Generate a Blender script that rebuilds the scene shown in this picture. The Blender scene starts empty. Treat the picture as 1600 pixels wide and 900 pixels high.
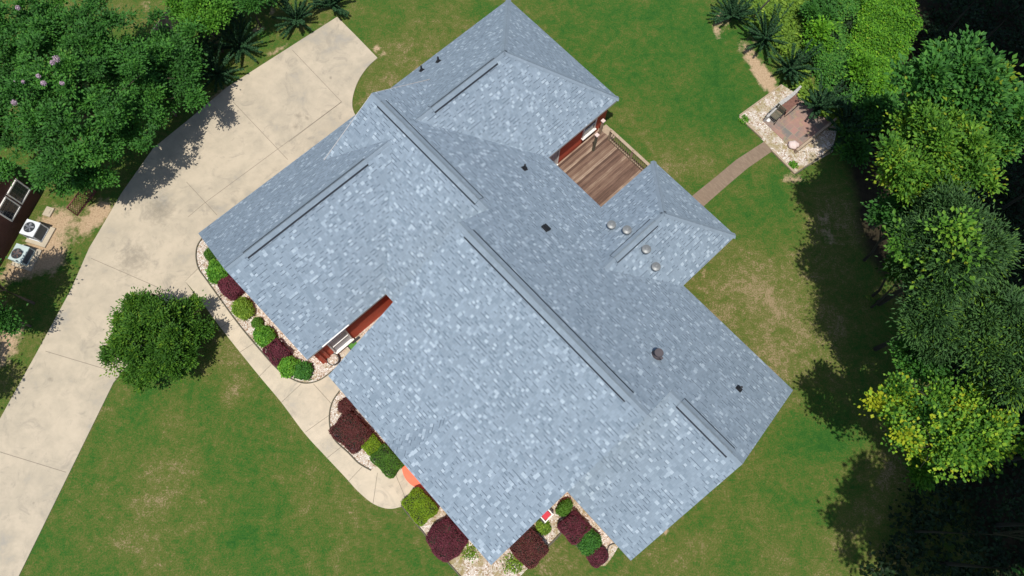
import bpy, bmesh, math, random
import numpy as np
from mathutils import Vector, Matrix
from mathutils.geometry import tessellate_polygon

# ---------------------------------------------------------------- camera, sky, sun, exposure
scene = bpy.context.scene
COL = scene.collection
CAM_H = 34.0
PITCH, ROLL, YAW = math.radians(18.145), math.radians(-1.157), math.radians(-47.367)
FPX = 1121.2
CAM_R = Matrix.Rotation(PITCH, 3, 'X') @ Matrix.Rotation(ROLL, 3, 'Y')
cam_data = bpy.data.cameras.new('camera')
cam_data.sensor_width = 36.0
cam_data.lens = 36.0 * FPX / 1600.0
cam_data.clip_end = 3000.0
cam = bpy.data.objects.new('camera', cam_data)
cam.matrix_world = Matrix.Translation((0, 0, CAM_H)) @ CAM_R.to_4x4()
COL.objects.link(cam)
scene.camera = cam

SUN_EL = math.radians(73.6)
SH = Vector((0.061, 0.288))                       # horizontal run of a shadow per metre of height
world = bpy.data.worlds.new("World")
scene.world = world
world.use_nodes = True
wn = world.node_tree
sky = wn.nodes.new('ShaderNodeTexSky')
sky.sky_type = 'NISHITA'
sky.sun_disc = False
sky.sun_elevation = SUN_EL
sky.sun_rotation = math.atan2(-SH.x, -SH.y)
wn.nodes['Background'].inputs[1].default_value = 0.115
wn.links.new(sky.outputs[0], wn.nodes['Background'].inputs[0])
sl = bpy.data.lights.new('sun', 'SUN')
sl.energy = 4.5
sl.angle = math.radians(0.53)
sl.color = (1.0, 0.955, 0.88)
sun = bpy.data.objects.new('sun', sl)
sun.rotation_euler = Vector((SH.x, SH.y, -1.0)).to_track_quat('-Z', 'Y').to_euler()
COL.objects.link(sun)
scene.view_settings.view_transform = 'Standard'
scene.view_settings.look = 'None'
scene.view_settings.exposure = 0.1
scene.view_settings.gamma = 1.0

# ---------------------------------------------------------------- helpers
U = Vector((math.cos(YAW), math.sin(YAW)))
V = Vector((-math.sin(YAW), math.cos(YAW)))

def at(px, py, z=0.0):
    """surveyed photo coordinate -> plan position at height z"""
    d = CAM_R @ Vector(((px - 800) / FPX, -(py - 450) / FPX, -1.0))
    t = (z - CAM_H) / d.z
    return Vector((d.x * t, d.y * t, z))

def hv(u, v, z=0.0):
    p = U * u + V * v
    return Vector((p.x, p.y, z))

def tag(o, label=None, cat=None, group=None, kind=None):
    if label: o['label'] = label
    if cat: o['category'] = cat
    if group: o['group'] = group
    if kind: o['kind'] = kind
    return o

def empty(name, loc=(0, 0, 0), rz=0.0, **kw):
    o = bpy.data.objects.new(name, None)
    o.empty_display_size = 0.3
    o.location = loc
    o.rotation_euler = (0, 0, rz)
    COL.objects.link(o)
    return tag(o, **kw)

def link(name, me, parent=None):
    o = bpy.data.objects.new(name, me)
    COL.objects.link(o)
    if parent: o.parent = parent
    return o

def build(name, bm, mats, parent=None, smooth=False, **kw):
    me = bpy.data.meshes.new(name)
    bm.normal_update()
    bm.to_mesh(me)
    bm.free()
    for m in (mats if isinstance(mats, (list, tuple)) else [mats]):
        me.materials.append(m)
    if smooth:
        me.polygons.foreach_set('use_smooth', [True] * len(me.polygons))
    return tag(link(name, me, parent), **kw)

def box(bm, c, s, rz=0.0, mi=0, tilt=None):
    m = Matrix.Translation(c) @ Matrix.Rotation(rz, 4, 'Z')
    if tilt is not None: m = m @ tilt
    r = bmesh.ops.create_cube(bm, size=1.0, matrix=m @ Matrix.Diagonal((s[0], s[1], s[2], 1)))
    for f in {f for v in r['verts'] for f in v.link_faces}: f.material_index = mi
    return r['verts']

def cyl(bm, p0, p1, r0, r1=None, seg=12, mi=0, caps=True):
    p0, p1 = Vector(p0), Vector(p1)
    r1 = r0 if r1 is None else r1
    d = p1 - p0
    m = Matrix.Translation((p0 + p1) / 2) @ d.to_track_quat('Z', 'Y').to_matrix().to_4x4()
    r = bmesh.ops.create_cone(bm, cap_ends=caps, segments=seg, radius1=r0, radius2=r1, depth=d.length, matrix=m)
    for f in {f for v in r['verts'] for f in v.link_faces}: f.material_index = mi

def tube(bm, pts, r, seg=6, mi=0):
    n = len(pts); rings = []
    for i, p in enumerate(pts):
        d = (Vector(pts[min(i + 1, n - 1)]) - Vector(pts[max(i - 1, 0)])).normalized()
        q = d.to_track_quat('Z', 'Y')
        rr = r[i] if isinstance(r, (list, tuple)) else r
        rings.append([bm.verts.new(Vector(p) + q @ Vector((rr * math.cos(a), rr * math.sin(a), 0)))
                      for a in [2 * math.pi * k / seg for k in range(seg)]])
    for a, b in zip(rings, rings[1:]):
        for k in range(seg):
            bm.faces.new((a[k], a[(k + 1) % seg], b[(k + 1) % seg], b[k])).material_index = mi
    bm.faces.new(rings[0][::-1]).material_index = mi
    bm.faces.new(rings[-1]).material_index = mi

def smooth_line(pts, n=5, closed=False):
    """Catmull-Rom through 2-D points"""
    P = [Vector(p[:2]) for p in pts]; out = []
    N = len(P)
    for i in range(N if closed else N - 1):
        p0 = P[(i - 1) % N] if closed or i > 0 else P[0]
        p1, p2 = P[i], P[(i + 1) % N]
        p3 = P[(i + 2) % N] if closed or i + 2 < N else P[-1]
        for k in range(n):
            t = k / n
            out.append(0.5 * (2 * p1 + (p2 - p0) * t + (2 * p0 - 5 * p1 + 4 * p2 - p3) * t * t + (3 * p1 - p0 - 3 * p2 + p3) * t ** 3))
    if not closed: out.append(P[-1])
    return out

def slab(name, pts, z0, z1, mat, parent=None, **kw):
    """flat polygon slab with vertical sides"""
    bm = bmesh.new()
    a = sum(p[0] * q[1] - q[0] * p[1] for p, q in zip(pts, pts[1:] + pts[:1]))
    if a < 0: pts = pts[::-1]
    top = [bm.verts.new((p[0], p[1], z1)) for p in pts]
    bot = [bm.verts.new((p[0], p[1], z0)) for p in pts]
    n = len(pts)
    for i in range(n):
        bm.faces.new((bot[i], bot[(i + 1) % n], top[(i + 1) % n], top[i]))
    for t in tessellate_polygon([[Vector((p[0], p[1], 0)) for p in pts]]):
        q = [top[k] for k in t]
        ar = (q[1].co - q[0].co).cross(q[2].co - q[0].co).z
        if abs(ar) < 1e-9: continue
        bm.faces.new(q if ar > 0 else q[::-1])
    return build(name, bm, mat, parent, **kw)

# ---------------------------------------------------------------- materials
def newmat(name):
    m = bpy.data.materials.new(name)
    m.use_nodes = True
    nt = m.node_tree
    return m, nt, nt.nodes['Principled BSDF']

def N(nt, t, **kw):
    n = nt.nodes.new(t)
    for k, v in kw.items():
        if k == 'ins':
            for kk, vv in v.items():
                if isinstance(vv, bpy.types.NodeSocket): nt.links.new(vv, n.inputs[kk])
                else: n.inputs[kk].default_value = vv
        else: setattr(n, k, v)
    return n

def math_n(nt, op, a, b=None, c=None, clamp=False):
    n = nt.nodes.new('ShaderNodeMath'); n.operation = op; n.use_clamp = clamp
    for i, x in enumerate((a, b, c)):
        if x is None: continue
        if isinstance(x, bpy.types.NodeSocket): nt.links.new(x, n.inputs[i])
        else: n.inputs[i].default_value = x
    return n.outputs[0]

def noise(nt, vec, scale, detail=3, rough=0.55, dist=0.0):
    n = N(nt, 'ShaderNodeTexNoise')
    nt.links.new(vec, n.inputs['Vector'])
    n.inputs['Scale'].default_value = scale
    n.inputs['Detail'].default_value = detail
    n.inputs['Roughness'].default_value = rough
    n.inputs['Distortion'].default_value = dist
    return n.outputs['Fac']

def ramp(nt, fac, stops, interp='LINEAR'):
    n = N(nt, 'ShaderNodeValToRGB'); cr = n.color_ramp; cr.interpolation = interp
    while len(cr.elements) < len(stops): cr.elements.new(0.5)
    for e, (p, c) in zip(cr.elements, stops):
        e.position = p; e.color = (*c, 1) if len(c) == 3 else c
    nt.links.new(fac, n.inputs[0])
    return n.outputs[0]

def mix(nt, fac, a, b, mode='MIX'):
    n = N(nt, 'ShaderNodeMix', data_type='RGBA', blend_type=mode)
    for s, x in ((n.inputs[0], fac), (n.inputs[6], a), (n.inputs[7], b)):
        if isinstance(x, bpy.types.NodeSocket): nt.links.new(x, s)
        elif isinstance(x, (int, float)): s.default_value = x
        else: s.default_value = (*x, 1)
    return n.outputs[2]

def pos(nt):
    return N(nt, 'ShaderNodeNewGeometry').outputs['Position']

def bump(nt, b, h, strength=0.3, dist=0.02):
    n = N(nt, 'ShaderNodeBump'); n.inputs['Strength'].default_value = strength; n.inputs['Distance'].default_value = dist
    nt.links.new(h, n.inputs['Height']); nt.links.new(n.outputs[0], b.inputs['Normal'])

def simple(name, col, rough=0.6, metal=0.0, var=0.12, scale=6.0):
    m, nt, b = newmat(name)
    f = noise(nt, pos(nt), scale, 4)
    c = mix(nt, f, tuple(x * (1 - var * 1.6) for x in col), tuple(min(1, x * (1 + var * 1.6)) for x in col))
    nt.links.new(c, b.inputs['Base Color'])
    b.inputs['Roughness'].default_value = rough
    b.inputs['Metallic'].default_value = metal
    return m

def mat_lawn():
    m, nt, b = newmat('lawn_grass')
    p = pos(nt)
    A = {k: N(nt, 'ShaderNodeAttribute', attribute_name=k).outputs['Fac'] for k in ('dry', 'lush', 'soil', 'woods')}
    n0 = noise(nt, p, 0.16, 3, 0.6, 0.5)
    n1 = noise(nt, p, 0.7, 5, 0.62, 0.6)
    n2 = noise(nt, p, 3.2, 5, 0.7)
    n3 = noise(nt, p, 13.0, 4, 0.85)
    n4 = noise(nt, p, 42.0, 2, 0.9)
    s = math_n(nt, 'MULTIPLY_ADD', n0, 0.50, math_n(nt, 'MULTIPLY_ADD', n1, 1.0, -0.30))
    s = math_n(nt, 'MULTIPLY_ADD', n2, 1.15, math_n(nt, 'ADD', s, -0.555))
    s = math_n(nt, 'MULTIPLY_ADD', n3, 2.1, math_n(nt, 'ADD', s, -1.03))
    s = math_n(nt, 'MULTIPLY_ADD', A['dry'], 0.25, math_n(nt, 'ADD', s, 0.035))
    s = math_n(nt, 'MULTIPLY_ADD', A['lush'], -0.24, s)
    c = ramp(nt, s, [(0.0, (0.024, 0.108, 0.014)), (0.24, (0.044, 0.145, 0.018)), (0.46, (0.086, 0.145, 0.022)), (0.58, (0.122, 0.155, 0.030)),
                     (0.72, (0.145, 0.162, 0.036)), (0.92, (0.23, 0.20, 0.080)), (1.0, (0.36, 0.27, 0.15))])
    c = mix(nt, math_n(nt, 'MULTIPLY_ADD', n4, 3.2, -1.25, clamp=True), mix(nt, 0.42, c, (0, 0, 0)), c)
    c = mix(nt, math_n(nt, 'MULTIPLY', math_n(nt, 'SUBTRACT', noise(nt, p, 9.0, 2, 0.9), 0.66, clamp=True), 4.0, clamp=True), c, (0.27, 0.26, 0.13))
    # bare soil
    ns = math_n(nt, 'ADD', math_n(nt, 'MULTIPLY', n1, 0.35), math_n(nt, 'MULTIPLY', n2, 0.7))
    sf = math_n(nt, 'ADD', A['soil'], math_n(nt, 'ADD', math_n(nt, 'MULTIPLY', ns, 1.5), -1.28))
    sf = math_n(nt, 'MULTIPLY', sf, 3.2, clamp=True)
    soil = ramp(nt, n3, [(0.3, (0.26, 0.17, 0.10)), (0.55, (0.44, 0.32, 0.20)), (0.75, (0.55, 0.44, 0.30))])
    c = mix(nt, sf, c, soil)
    wd = ramp(nt, n2, [(0.3, (0.016, 0.013, 0.008)), (0.55, (0.035, 0.028, 0.016)), (0.8, (0.022, 0.034, 0.012))])  # dark leaf litter, taken near black to carry the wood's deep shade
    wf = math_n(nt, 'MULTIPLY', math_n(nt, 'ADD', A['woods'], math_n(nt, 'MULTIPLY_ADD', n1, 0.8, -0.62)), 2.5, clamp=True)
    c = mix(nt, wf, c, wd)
    nt.links.new(c, b.inputs['Base Color'])
    b.inputs['Roughness'].default_value = 0.9
    b.inputs['Specular IOR Level'].default_value = 0.15
    bump(nt, b, math_n(nt, 'ADD', n3, n4), 0.6, 0.04)
    return m

def mat_concrete(name='concrete', k=1.0, spots=()):
    m, nt, b = newmat(name)
    p = pos(nt)
    n1 = noise(nt, p, 0.35, 5, 0.6, 0.8)
    n2 = noise(nt, p, 1.3, 6, 0.7, 0.3)
    n3 = noise(nt, p, 22, 3, 0.7)
    s = math_n(nt, 'ADD', math_n(nt, 'MULTIPLY', n1, 0.55), math_n(nt, 'MULTIPLY', n2, 0.45))
    c = ramp(nt, s, [(0.30, (0.30 * k, 0.285 * k, 0.25 * k)), (0.44, (0.43 * k, 0.37 * k, 0.275 * k)),
                     (0.56, (0.52 * k, 0.44 * k, 0.325 * k)), (0.72, (0.58 * k, 0.49 * k, 0.365 * k))])
    st = noise(nt, p, 0.9, 5, 0.7, 1.5)
    rag = noise(nt, p, 5.0, 4, 0.7)
    for (sx_, sy_, r_) in spots:                       # oil and rust spots
        q = at(sx_, sy_)
        dn = N(nt, 'ShaderNodeVectorMath', operation='DISTANCE'); nt.links.new(p, dn.inputs[0]); dn.inputs[1].default_value = (q.x, q.y, .045)
        dv = math_n(nt, 'ADD', dn.outputs['Value'], math_n(nt, 'MULTIPLY_ADD', rag, r_ * 2.2, -r_ * 1.1))
        c = mix(nt, math_n(nt, 'MULTIPLY', math_n(nt, 'SUBTRACT', 1.0, math_n(nt, 'DIVIDE', dv, r_), clamp=True), .55), c, (0.10, 0.09, 0.07))
    c = mix(nt, math_n(nt, 'MULTIPLY', math_n(nt, 'ADD', st, -0.54, clamp=True), 4.0, clamp=True), c, (0.27 * k, 0.24 * k, 0.19 * k))
    c = mix(nt, math_n(nt, 'MULTIPLY', n3, 0.25), c, (0.36 * k, 0.32 * k, 0.25 * k))
    nt.links.new(c, b.inputs['Base Color'])
    b.inputs['Roughness'].default_value = 0.85
    bump(nt, b, n3, 0.15, 0.01)
    return m

def mat_shingle(name='shingle', cap=False):
    m, nt, b = newmat(name)
    uv = N(nt, 'ShaderNodeUVMap').outputs[0]
    sx = N(nt, 'ShaderNodeSeparateXYZ'); nt.links.new(uv, sx.inputs[0])
    x, y = sx.outputs[0], sx.outputs[1]
    ROW, TAB = 0.150, 0.142
    yr = math_n(nt, 'DIVIDE', y, ROW)
    row = math_n(nt, 'FLOOR', yr); fy = math_n(nt, 'FRACT', yr)
    wr = N(nt, 'ShaderNodeTexWhiteNoise', noise_dimensions='1D'); nt.links.new(row, wr.inputs['W'])
    xo = math_n(nt, 'ADD', math_n(nt, 'DIVIDE', x, TAB), math_n(nt, 'MULTIPLY', wr.outputs[0], 7.0))
    # uneven tab widths: warp x with a per-row sine
    wob = math_n(nt, 'MULTIPLY', math_n(nt, 'SINE', math_n(nt, 'MULTIPLY', xo, 1.7)), 0.16)
    xt = math_n(nt, 'ADD', xo, wob)
    tab = math_n(nt, 'FLOOR', xt); fx = math_n(nt, 'FRACT', xt)
    cv = N(nt, 'ShaderNodeCombineXYZ'); nt.links.new(tab, cv.inputs[0]); nt.links.new(row, cv.inputs[1])
    w = N(nt, 'ShaderNodeTexWhiteNoise', noise_dimensions='2D'); nt.links.new(cv.outputs[0], w.inputs['Vector'])
    r = w.outputs['Value']
    K = 0.98
    C = lambda a: (a[0] * K * 1.03, a[1] * K, a[2] * K * .95)
    c = ramp(nt, r, [(0.0, C((0.175, 0.235, 0.30))), (0.14, C((0.20, 0.262, 0.33))), (0.40, C((0.213, 0.278, 0.35))),
                     (0.64, C((0.228, 0.296, 0.372))), (0.80, C((0.25, 0.322, 0.402))), (0.885, C((0.305, 0.385, 0.47))),
                     (0.955, C((0.36, 0.445, 0.535)))], 'CONSTANT')
    if cap: c = mix(nt, 0.75, c, C((0.19, 0.245, 0.305)))
    # butt shadow painted dark along some tabs, and the dark cut-outs beside them
    w2 = N(nt, 'ShaderNodeTexWhiteNoise', noise_dimensions='3D'); nt.links.new(cv.outputs[0], w2.inputs['Vector'])
    low = math_n(nt, 'LESS_THAN', fy, 0.27)
    dk = math_n(nt, 'MULTIPLY', low, math_n(nt, 'GREATER_THAN', w.outputs['Color'], 0.64))
    if not cap: c = mix(nt, math_n(nt, 'MULTIPLY', dk, 0.75), c, (0.07, 0.095, 0.125))
    edge = math_n(nt, 'MULTIPLY', math_n(nt, 'LESS_THAN', fx, 0.08), 0.30)
    if not cap: c = mix(nt, edge, c, (0.09, 0.115, 0.15))
    p = pos(nt)
    big = noise(nt, p, 0.55, 4, 0.6, 0.4)
    c = mix(nt, math_n(nt, 'MULTIPLY_ADD', big, 1.6, -0.45, clamp=True), mix(nt, 0.13, c, (0.09, 0.12, 0.16)), mix(nt, 0.05, c, (0.5, 0.6, 0.7)))
    gr = noise(nt, p, 60, 2, 0.8)
    c = mix(nt, math_n(nt, 'MULTIPLY', gr, 0.22), c, (0.13, 0.16, 0.2))
    nt.links.new(c, b.inputs['Base Color'])
    b.inputs['Roughness'].default_value = 0.82
    b.inputs['Specular IOR Level'].default_value = 0.3
    bump(nt, b, math_n(nt, 'SUBTRACT', math_n(nt, 'MULTIPLY', r, 0.3), fy), 0.35, 0.01)
    return m

def mat_brick(name, c1, c2, mortar, sc=1.0, hz=True):
    m, nt, b = newmat(name)
    tc = N(nt, 'ShaderNodeUVMap').outputs[0]
    bt = N(nt, 'ShaderNodeTexBrick')
    nt.links.new(tc, bt.inputs['Vector'])
    bt.inputs['Color1'].default_value = (*c1, 1); bt.inputs['Color2'].default_value = (*c2, 1); bt.inputs['Mortar'].default_value = (*mortar, 1)
    bt.inputs['Scale'].default_value = 1.0
    bt.inputs['Brick Width'].default_value = 0.21 * sc; bt.inputs['Row Height'].default_value = 0.075 * sc
    bt.inputs['Mortar Size'].default_value = 0.006 * sc
    n = noise(nt, pos(nt), 2.0, 4)
    c = mix(nt, math_n(nt, 'MULTIPLY', n, 0.3), bt.outputs[0], tuple(x * 0.55 for x in c1))
    nt.links.new(c, b.inputs['Base Color']); b.inputs['Roughness'].default_value = 0.85
    return m

def mat_gravel(name, dirt=0.0):
    m, nt, b = newmat(name)
    p = pos(nt)
    vo = N(nt, 'ShaderNodeTexVoronoi'); nt.links.new(p, vo.inputs['Vector']); vo.inputs['Scale'].default_value = 17.0
    v2 = N(nt, 'ShaderNodeTexVoronoi', feature='DISTANCE_TO_EDGE'); nt.links.new(p, v2.inputs['Vector']); v2.inputs['Scale'].default_value = 17.0
    bw = N(nt, 'ShaderNodeSeparateColor'); nt.links.new(vo.outputs['Color'], bw.inputs[0])
    c = ramp(nt, bw.outputs[0], [(0.0, (0.30, 0.20, 0.13)), (0.14, (0.52, 0.42, 0.33)), (0.35, (0.62, 0.56, 0.48)), (0.7, (0.74, 0.70, 0.64)), (0.9, (0.55, 0.46, 0.40))], 'CONSTANT')
    c = mix(nt, math_n(nt, 'LESS_THAN', v2.outputs['Distance'], 0.06), c, (0.22, 0.16, 0.11))
    n1 = noise(nt, p, 1.6, 5, 0.65, 0.4)
    f = math_n(nt, 'MULTIPLY', math_n(nt, 'ADD', n1, -0.56 + dirt * 0.12, clamp=True), 5.0, clamp=True)
    c = mix(nt, f, c, mix(nt, noise(nt, p, 9, 3, 0.7), (0.16, 0.15, 0.05), (0.36, 0.27, 0.13)))
    nt.links.new(c, b.inputs['Base Color']); b.inputs['Roughness'].default_value = 0.9
    bump(nt, b, v2.outputs['Distance'], 0.8, 0.03)
    return m

def mat_wood(name, cols, plank=0.14, rz=0.0, rough=0.8):
    """boards running along local v; colour changes from board to board"""
    m, nt, b = newmat(name)
    tc = N(nt, 'ShaderNodeTexCoord').outputs['Object']
    s = N(nt, 'ShaderNodeSeparateXYZ'); nt.links.new(tc, s.inputs[0])
    bd = math_n(nt, 'FLOOR', math_n(nt, 'DIVIDE', s.outputs[0], plank))
    w = N(nt, 'ShaderNodeTexWhiteNoise', noise_dimensions='1D'); nt.links.new(bd, w.inputs['W'])
    mp = N(nt, 'ShaderNodeMapping'); nt.links.new(tc, mp.inputs[0]); mp.inputs['Scale'].default_value = (14, 0.9, 14)
    g = noise(nt, mp.outputs[0], 1.6, 5, 0.7, 0.3)
    big = noise(nt, tc, 0.8, 4, 0.6)
    f = math_n(nt, 'ADD', math_n(nt, 'MULTIPLY', w.outputs[0], 0.62), math_n(nt, 'ADD', math_n(nt, 'MULTIPLY', g, 0.75), math_n(nt, 'MULTIPLY_ADD', big, 0.6, -0.50)))
    k = len(cols)
    c = ramp(nt, f, [(0.18 + 0.66 * i / (k - 1), cc) for i, cc in enumerate(cols)])
    nt.links.new(c, b.inputs['Base Color']); b.inputs['Roughness'].default_value = rough
    return m

def mat_leaf(name, dark, mid, light, accent=None, rough=0.62, trans=0.28, gain=1.45):
    m, nt, b = newmat(name)
    a = N(nt, 'ShaderNodeAttribute', attribute_name='tint').outputs['Fac']
    g_ = gain
    dark, mid, light = [tuple(x * g_ for x in q) for q in (dark, mid, light)]
    st = [(0.0, dark), (0.5, mid), (0.86, light)]
    if accent: st.append((0.97, accent))
    c = ramp(nt, a, st)
    nt.links.new(c, b.inputs['Base Color'])
    b.inputs['Roughness'].default_value = rough
    b.inputs['Specular IOR Level'].default_value = 0.22
    tr = N(nt, 'ShaderNodeBsdfTranslucent')
    cc = mix(nt, 1.0, c, (1.0, 1.15, 0.45), 'MULTIPLY')
    nt.links.new(cc, tr.inputs[0])
    mx = N(nt, 'ShaderNodeMixShader'); mx.inputs[0].default_value = trans
    out = [n for n in nt.nodes if n.type == 'OUTPUT_MATERIAL'][0]
    nt.links.new(b.outputs[0], mx.inputs[1]); nt.links.new(tr.outputs[0], mx.inputs[2]); nt.links.new(mx.outputs[0], out.inputs[0])
    return m

M = {}
M['lawn'] = mat_lawn()
M['conc'] = mat_concrete('driveway_concrete', .88, [(468, 182, .28), (462, 198, .25), (480, 185, .15), (80, 592, .16), (517, 122, .12), (54, 786, .08), (210, 405, 1.0), (250, 330, .9)])
M['walk'] = mat_concrete('walk_concrete', 1.0)
M['joint'] = simple('joint_dark', (0.20, 0.17, 0.13), 0.9)
M['shingle'] = mat_shingle('roof_shingle')
M['cap'] = mat_shingle('ridge_cap_shingle', True)
M['black'] = simple('black_plastic', (0.010, 0.011, 0.014), 0.6)
M['vslot'] = simple('vent_slot_dark', (0.015, 0.02, 0.03), 0.8)
M['trim'] = simple('painted_trim', (0.42, 0.40, 0.38), 0.6)
M['white'] = simple('white_paint', (0.72, 0.70, 0.66), 0.5)
M['brick'] = mat_brick('red_brick', (0.60, 0.095, 0.040), (0.52, 0.078, 0.034), (0.46, 0.10, 0.06))
M['nbrick'] = mat_brick('dark_brick', (0.10, 0.032, 0.022), (0.075, 0.022, 0.017), (0.09, 0.06, 0.05))
M['glass'] = simple('window_glass', (0.03, 0.035, 0.045), 0.08)
M['blind'] = simple('window_blind', (0.40, 0.40, 0.43), 0.5)
M['galv'] = simple('galvanised_metal', (0.20, 0.21, 0.21), 0.5, 0.3)
M['gravel'] = mat_gravel('white_gravel')
M['gravel2'] = mat_gravel('mixed_gravel', 0.9)
M['deck'] = mat_wood('weathered_deck', [(0.075, 0.040, 0.026), (0.14, 0.080, 0.054), (0.20, 0.13, 0.088), (0.36, 0.27, 0.195)], 0.14)
M['rail'] = simple('rail_wood', (0.34, 0.26, 0.18), 0.8, var=0.2)
M['post'] = simple('old_post', (0.11, 0.105, 0.07), 0.85)
M['edging'] = simple('edging_dark', (0.10, 0.09, 0.06), 0.8)
M['terra'] = simple('terracotta_paint', (0.72, 0.155, 0.075), 0.7)
M['metal_w'] = simple('painted_metal_light', (0.62, 0.64, 0.66), 0.45)
M['metal_g'] = simple('painted_metal_green', (0.42, 0.50, 0.49), 0.45)
M['coil'] = simple('coil_dark', (0.12, 0.14, 0.16), 0.5)
M['bark'] = simple('bark', (0.10, 0.075, 0.055), 0.9, var=0.3, scale=12)
M['barkd'] = simple('twigs_and_shaded_bark', (0.022, 0.022, 0.012), 0.95, var=0.3, scale=12)  # shrub twigs; also wood-tree bark, darkened to stand for shade
M['fence'] = mat_wood('fence_boards', [(0.10, 0.085, 0.075), (0.17, 0.15, 0.13), (0.24, 0.22, 0.20)], 0.14)
M['red'] = simple('red_cushion', (0.50, 0.02, 0.04), 0.7)
M['lattice'] = simple('lattice_red_brown', (0.16, 0.05, 0.04), 0.8)
M['mat_green'] = simple('turf_mat', (0.07, 0.20, 0.03), 0.9, var=0.3, scale=40)
M['stone'] = simple('pale_stone', (0.60, 0.48, 0.44), 0.8)
M['beam'] = simple('whitish_beam', (0.36, 0.35, 0.33), 0.8, var=0.3, scale=14)
M['rust'] = simple('rusty_metal', (0.15, 0.07, 0.05), 0.8, var=0.4, scale=10)
LEAF = {
 'crape': mat_leaf('leaf_crape', (0.020, 0.062, 0.014), (0.034, 0.115, 0.018), (0.060, 0.175, 0.022), (0.10, 0.22, 0.03)),
 'round': mat_leaf('leaf_glossy', (0.014, 0.045, 0.006), (0.034, 0.092, 0.009), (0.088, 0.170, 0.014), (0.17, 0.25, 0.02), gain=1.7),
 'big':   mat_leaf('leaf_broad', (0.022, 0.075, 0.016), (0.038, 0.125, 0.022), (0.075, 0.19, 0.028), (0.20, 0.28, 0.02)),
 'lime':  mat_leaf('leaf_yellowgreen', (0.028, 0.085, 0.012), (0.06, 0.15, 0.015), (0.12, 0.225, 0.02), (0.24, 0.30, 0.02)),
 'gum':   mat_leaf('leaf_maple', (0.020, 0.07, 0.010), (0.065, 0.16, 0.016), (0.19, 0.30, 0.020), (0.34, 0.38, 0.02)),
 'dark':  mat_leaf('leaf_dull', (0.018, 0.046, 0.014), (0.030, 0.074, 0.020), (0.050, 0.112, 0.024), (0.13, 0.24, 0.02), gain=1.45, trans=0.18),
 'vine':  mat_leaf('leaf_vine', (0.035, 0.11, 0.010), (0.075, 0.20, 0.012), (0.15, 0.30, 0.016), (0.24, 0.34, 0.03)),
 'sapling': mat_leaf('leaf_sapling', (0.010, 0.034, 0.014), (0.019, 0.058, 0.022), (0.032, 0.09, 0.028), (0.05, 0.12, 0.03), gain=1.2, trans=0.12),
 'shade': mat_leaf('leaf_understory_shaded', (0.008, 0.022, 0.008), (0.014, 0.038, 0.010), (0.03, 0.07, 0.02), None, gain=1.0),  # leaf greens darkened to paint the shade under crowns and thicket
 'burg':  mat_leaf('leaf_burgundy', (0.075, 0.018, 0.024), (0.15, 0.032, 0.050), (0.24, 0.055, 0.08), (0.10, 0.07, 0.03), gain=.80, trans=0.12),
 'brown': mat_leaf('leaf_bronze', (0.065, 0.024, 0.020), (0.125, 0.036, 0.034), (0.19, 0.055, 0.05), (0.09, 0.08, 0.03), gain=.80, trans=0.12),
 'box':   mat_leaf('leaf_clipped_lime', (0.075, 0.15, 0.008), (0.14, 0.225, 0.010), (0.20, 0.29, 0.012), None, gain=1.15, trans=0.15),
 'boxd':  mat_leaf('leaf_clipped_green', (0.030, 0.085, 0.012), (0.055, 0.135, 0.014), (0.09, 0.19, 0.018), None, gain=1.15, trans=0.15),
 'bright': mat_leaf('leaf_bright', (0.035, 0.11, 0.012), (0.07, 0.19, 0.018), (0.14, 0.28, 0.025), (0.22, 0.34, 0.04)),
 'weed':  mat_leaf('leaf_weed', (0.06, 0.12, 0.015), (0.12, 0.20, 0.02), (0.22, 0.30, 0.04), (0.4, 0.38, 0.12)),
 'flower': mat_leaf('petal_pink', (0.26, 0.18, 0.25), (0.36, 0.26, 0.34), (0.46, 0.36, 0.43), None),
}

# ---------------------------------------------------------------- foliage
def leaf_mesh(name, c, d, n, L, W, tint, mat, fold=0.18):
    """c centres, d tip directions, n leaf normals (all Nx3); rhombic folded leaves"""
    c = np.asarray(c, float); k = len(c)
    d = d / (np.linalg.norm(d, axis=1, keepdims=True) + 1e-9)
    s = np.cross(d, n); s /= (np.linalg.norm(s, axis=1, keepdims=True) + 1e-9)
    nn = np.cross(s, d)
    L = np.broadcast_to(np.asarray(L, float).reshape(-1, 1), (k, 1)); W = np.broadcast_to(np.asarray(W, float).reshape(-1, 1), (k, 1))
    v = np.empty((k, 4, 3))
    v[:, 0] = c - d * L * .5
    v[:, 1] = c + s * W * .5 + nn * L * fold - d * L * .02
    v[:, 2] = c + d * L * .5
    v[:, 3] = c - s * W * .5 + nn * L * fold - d * L * .02
    me = bpy.data.meshes.new(name)
    me.vertices.add(4 * k); me.vertices.foreach_set('co', v.reshape(-1))
    q = np.arange(4 * k, dtype=np.int32).reshape(k, 4)
    tri = np.concatenate([q[:, [0, 1, 2]], q[:, [0, 2, 3]]], 1).reshape(-1, 3)
    me.loops.add(6 * k); me.loops.foreach_set('vertex_index', tri.reshape(-1).astype(np.int32))
    me.polygons.add(2 * k); me.polygons.foreach_set('loop_start', np.arange(0, 6 * k, 3, dtype=np.int32))
    me.update(calc_edges=True)
    at_ = me.attributes.new('tint', 'FLOAT', 'FACE')
    at_.data.foreach_set('value', np.repeat(np.clip(tint, 0, 1), 2).astype(np.float32))
    me.materials.append(mat)
    return me

def rdir(rng, k):
    x = rng.normal(size=(k, 3)); return x / np.linalg.norm(x, axis=1, keepdims=True)

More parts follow.
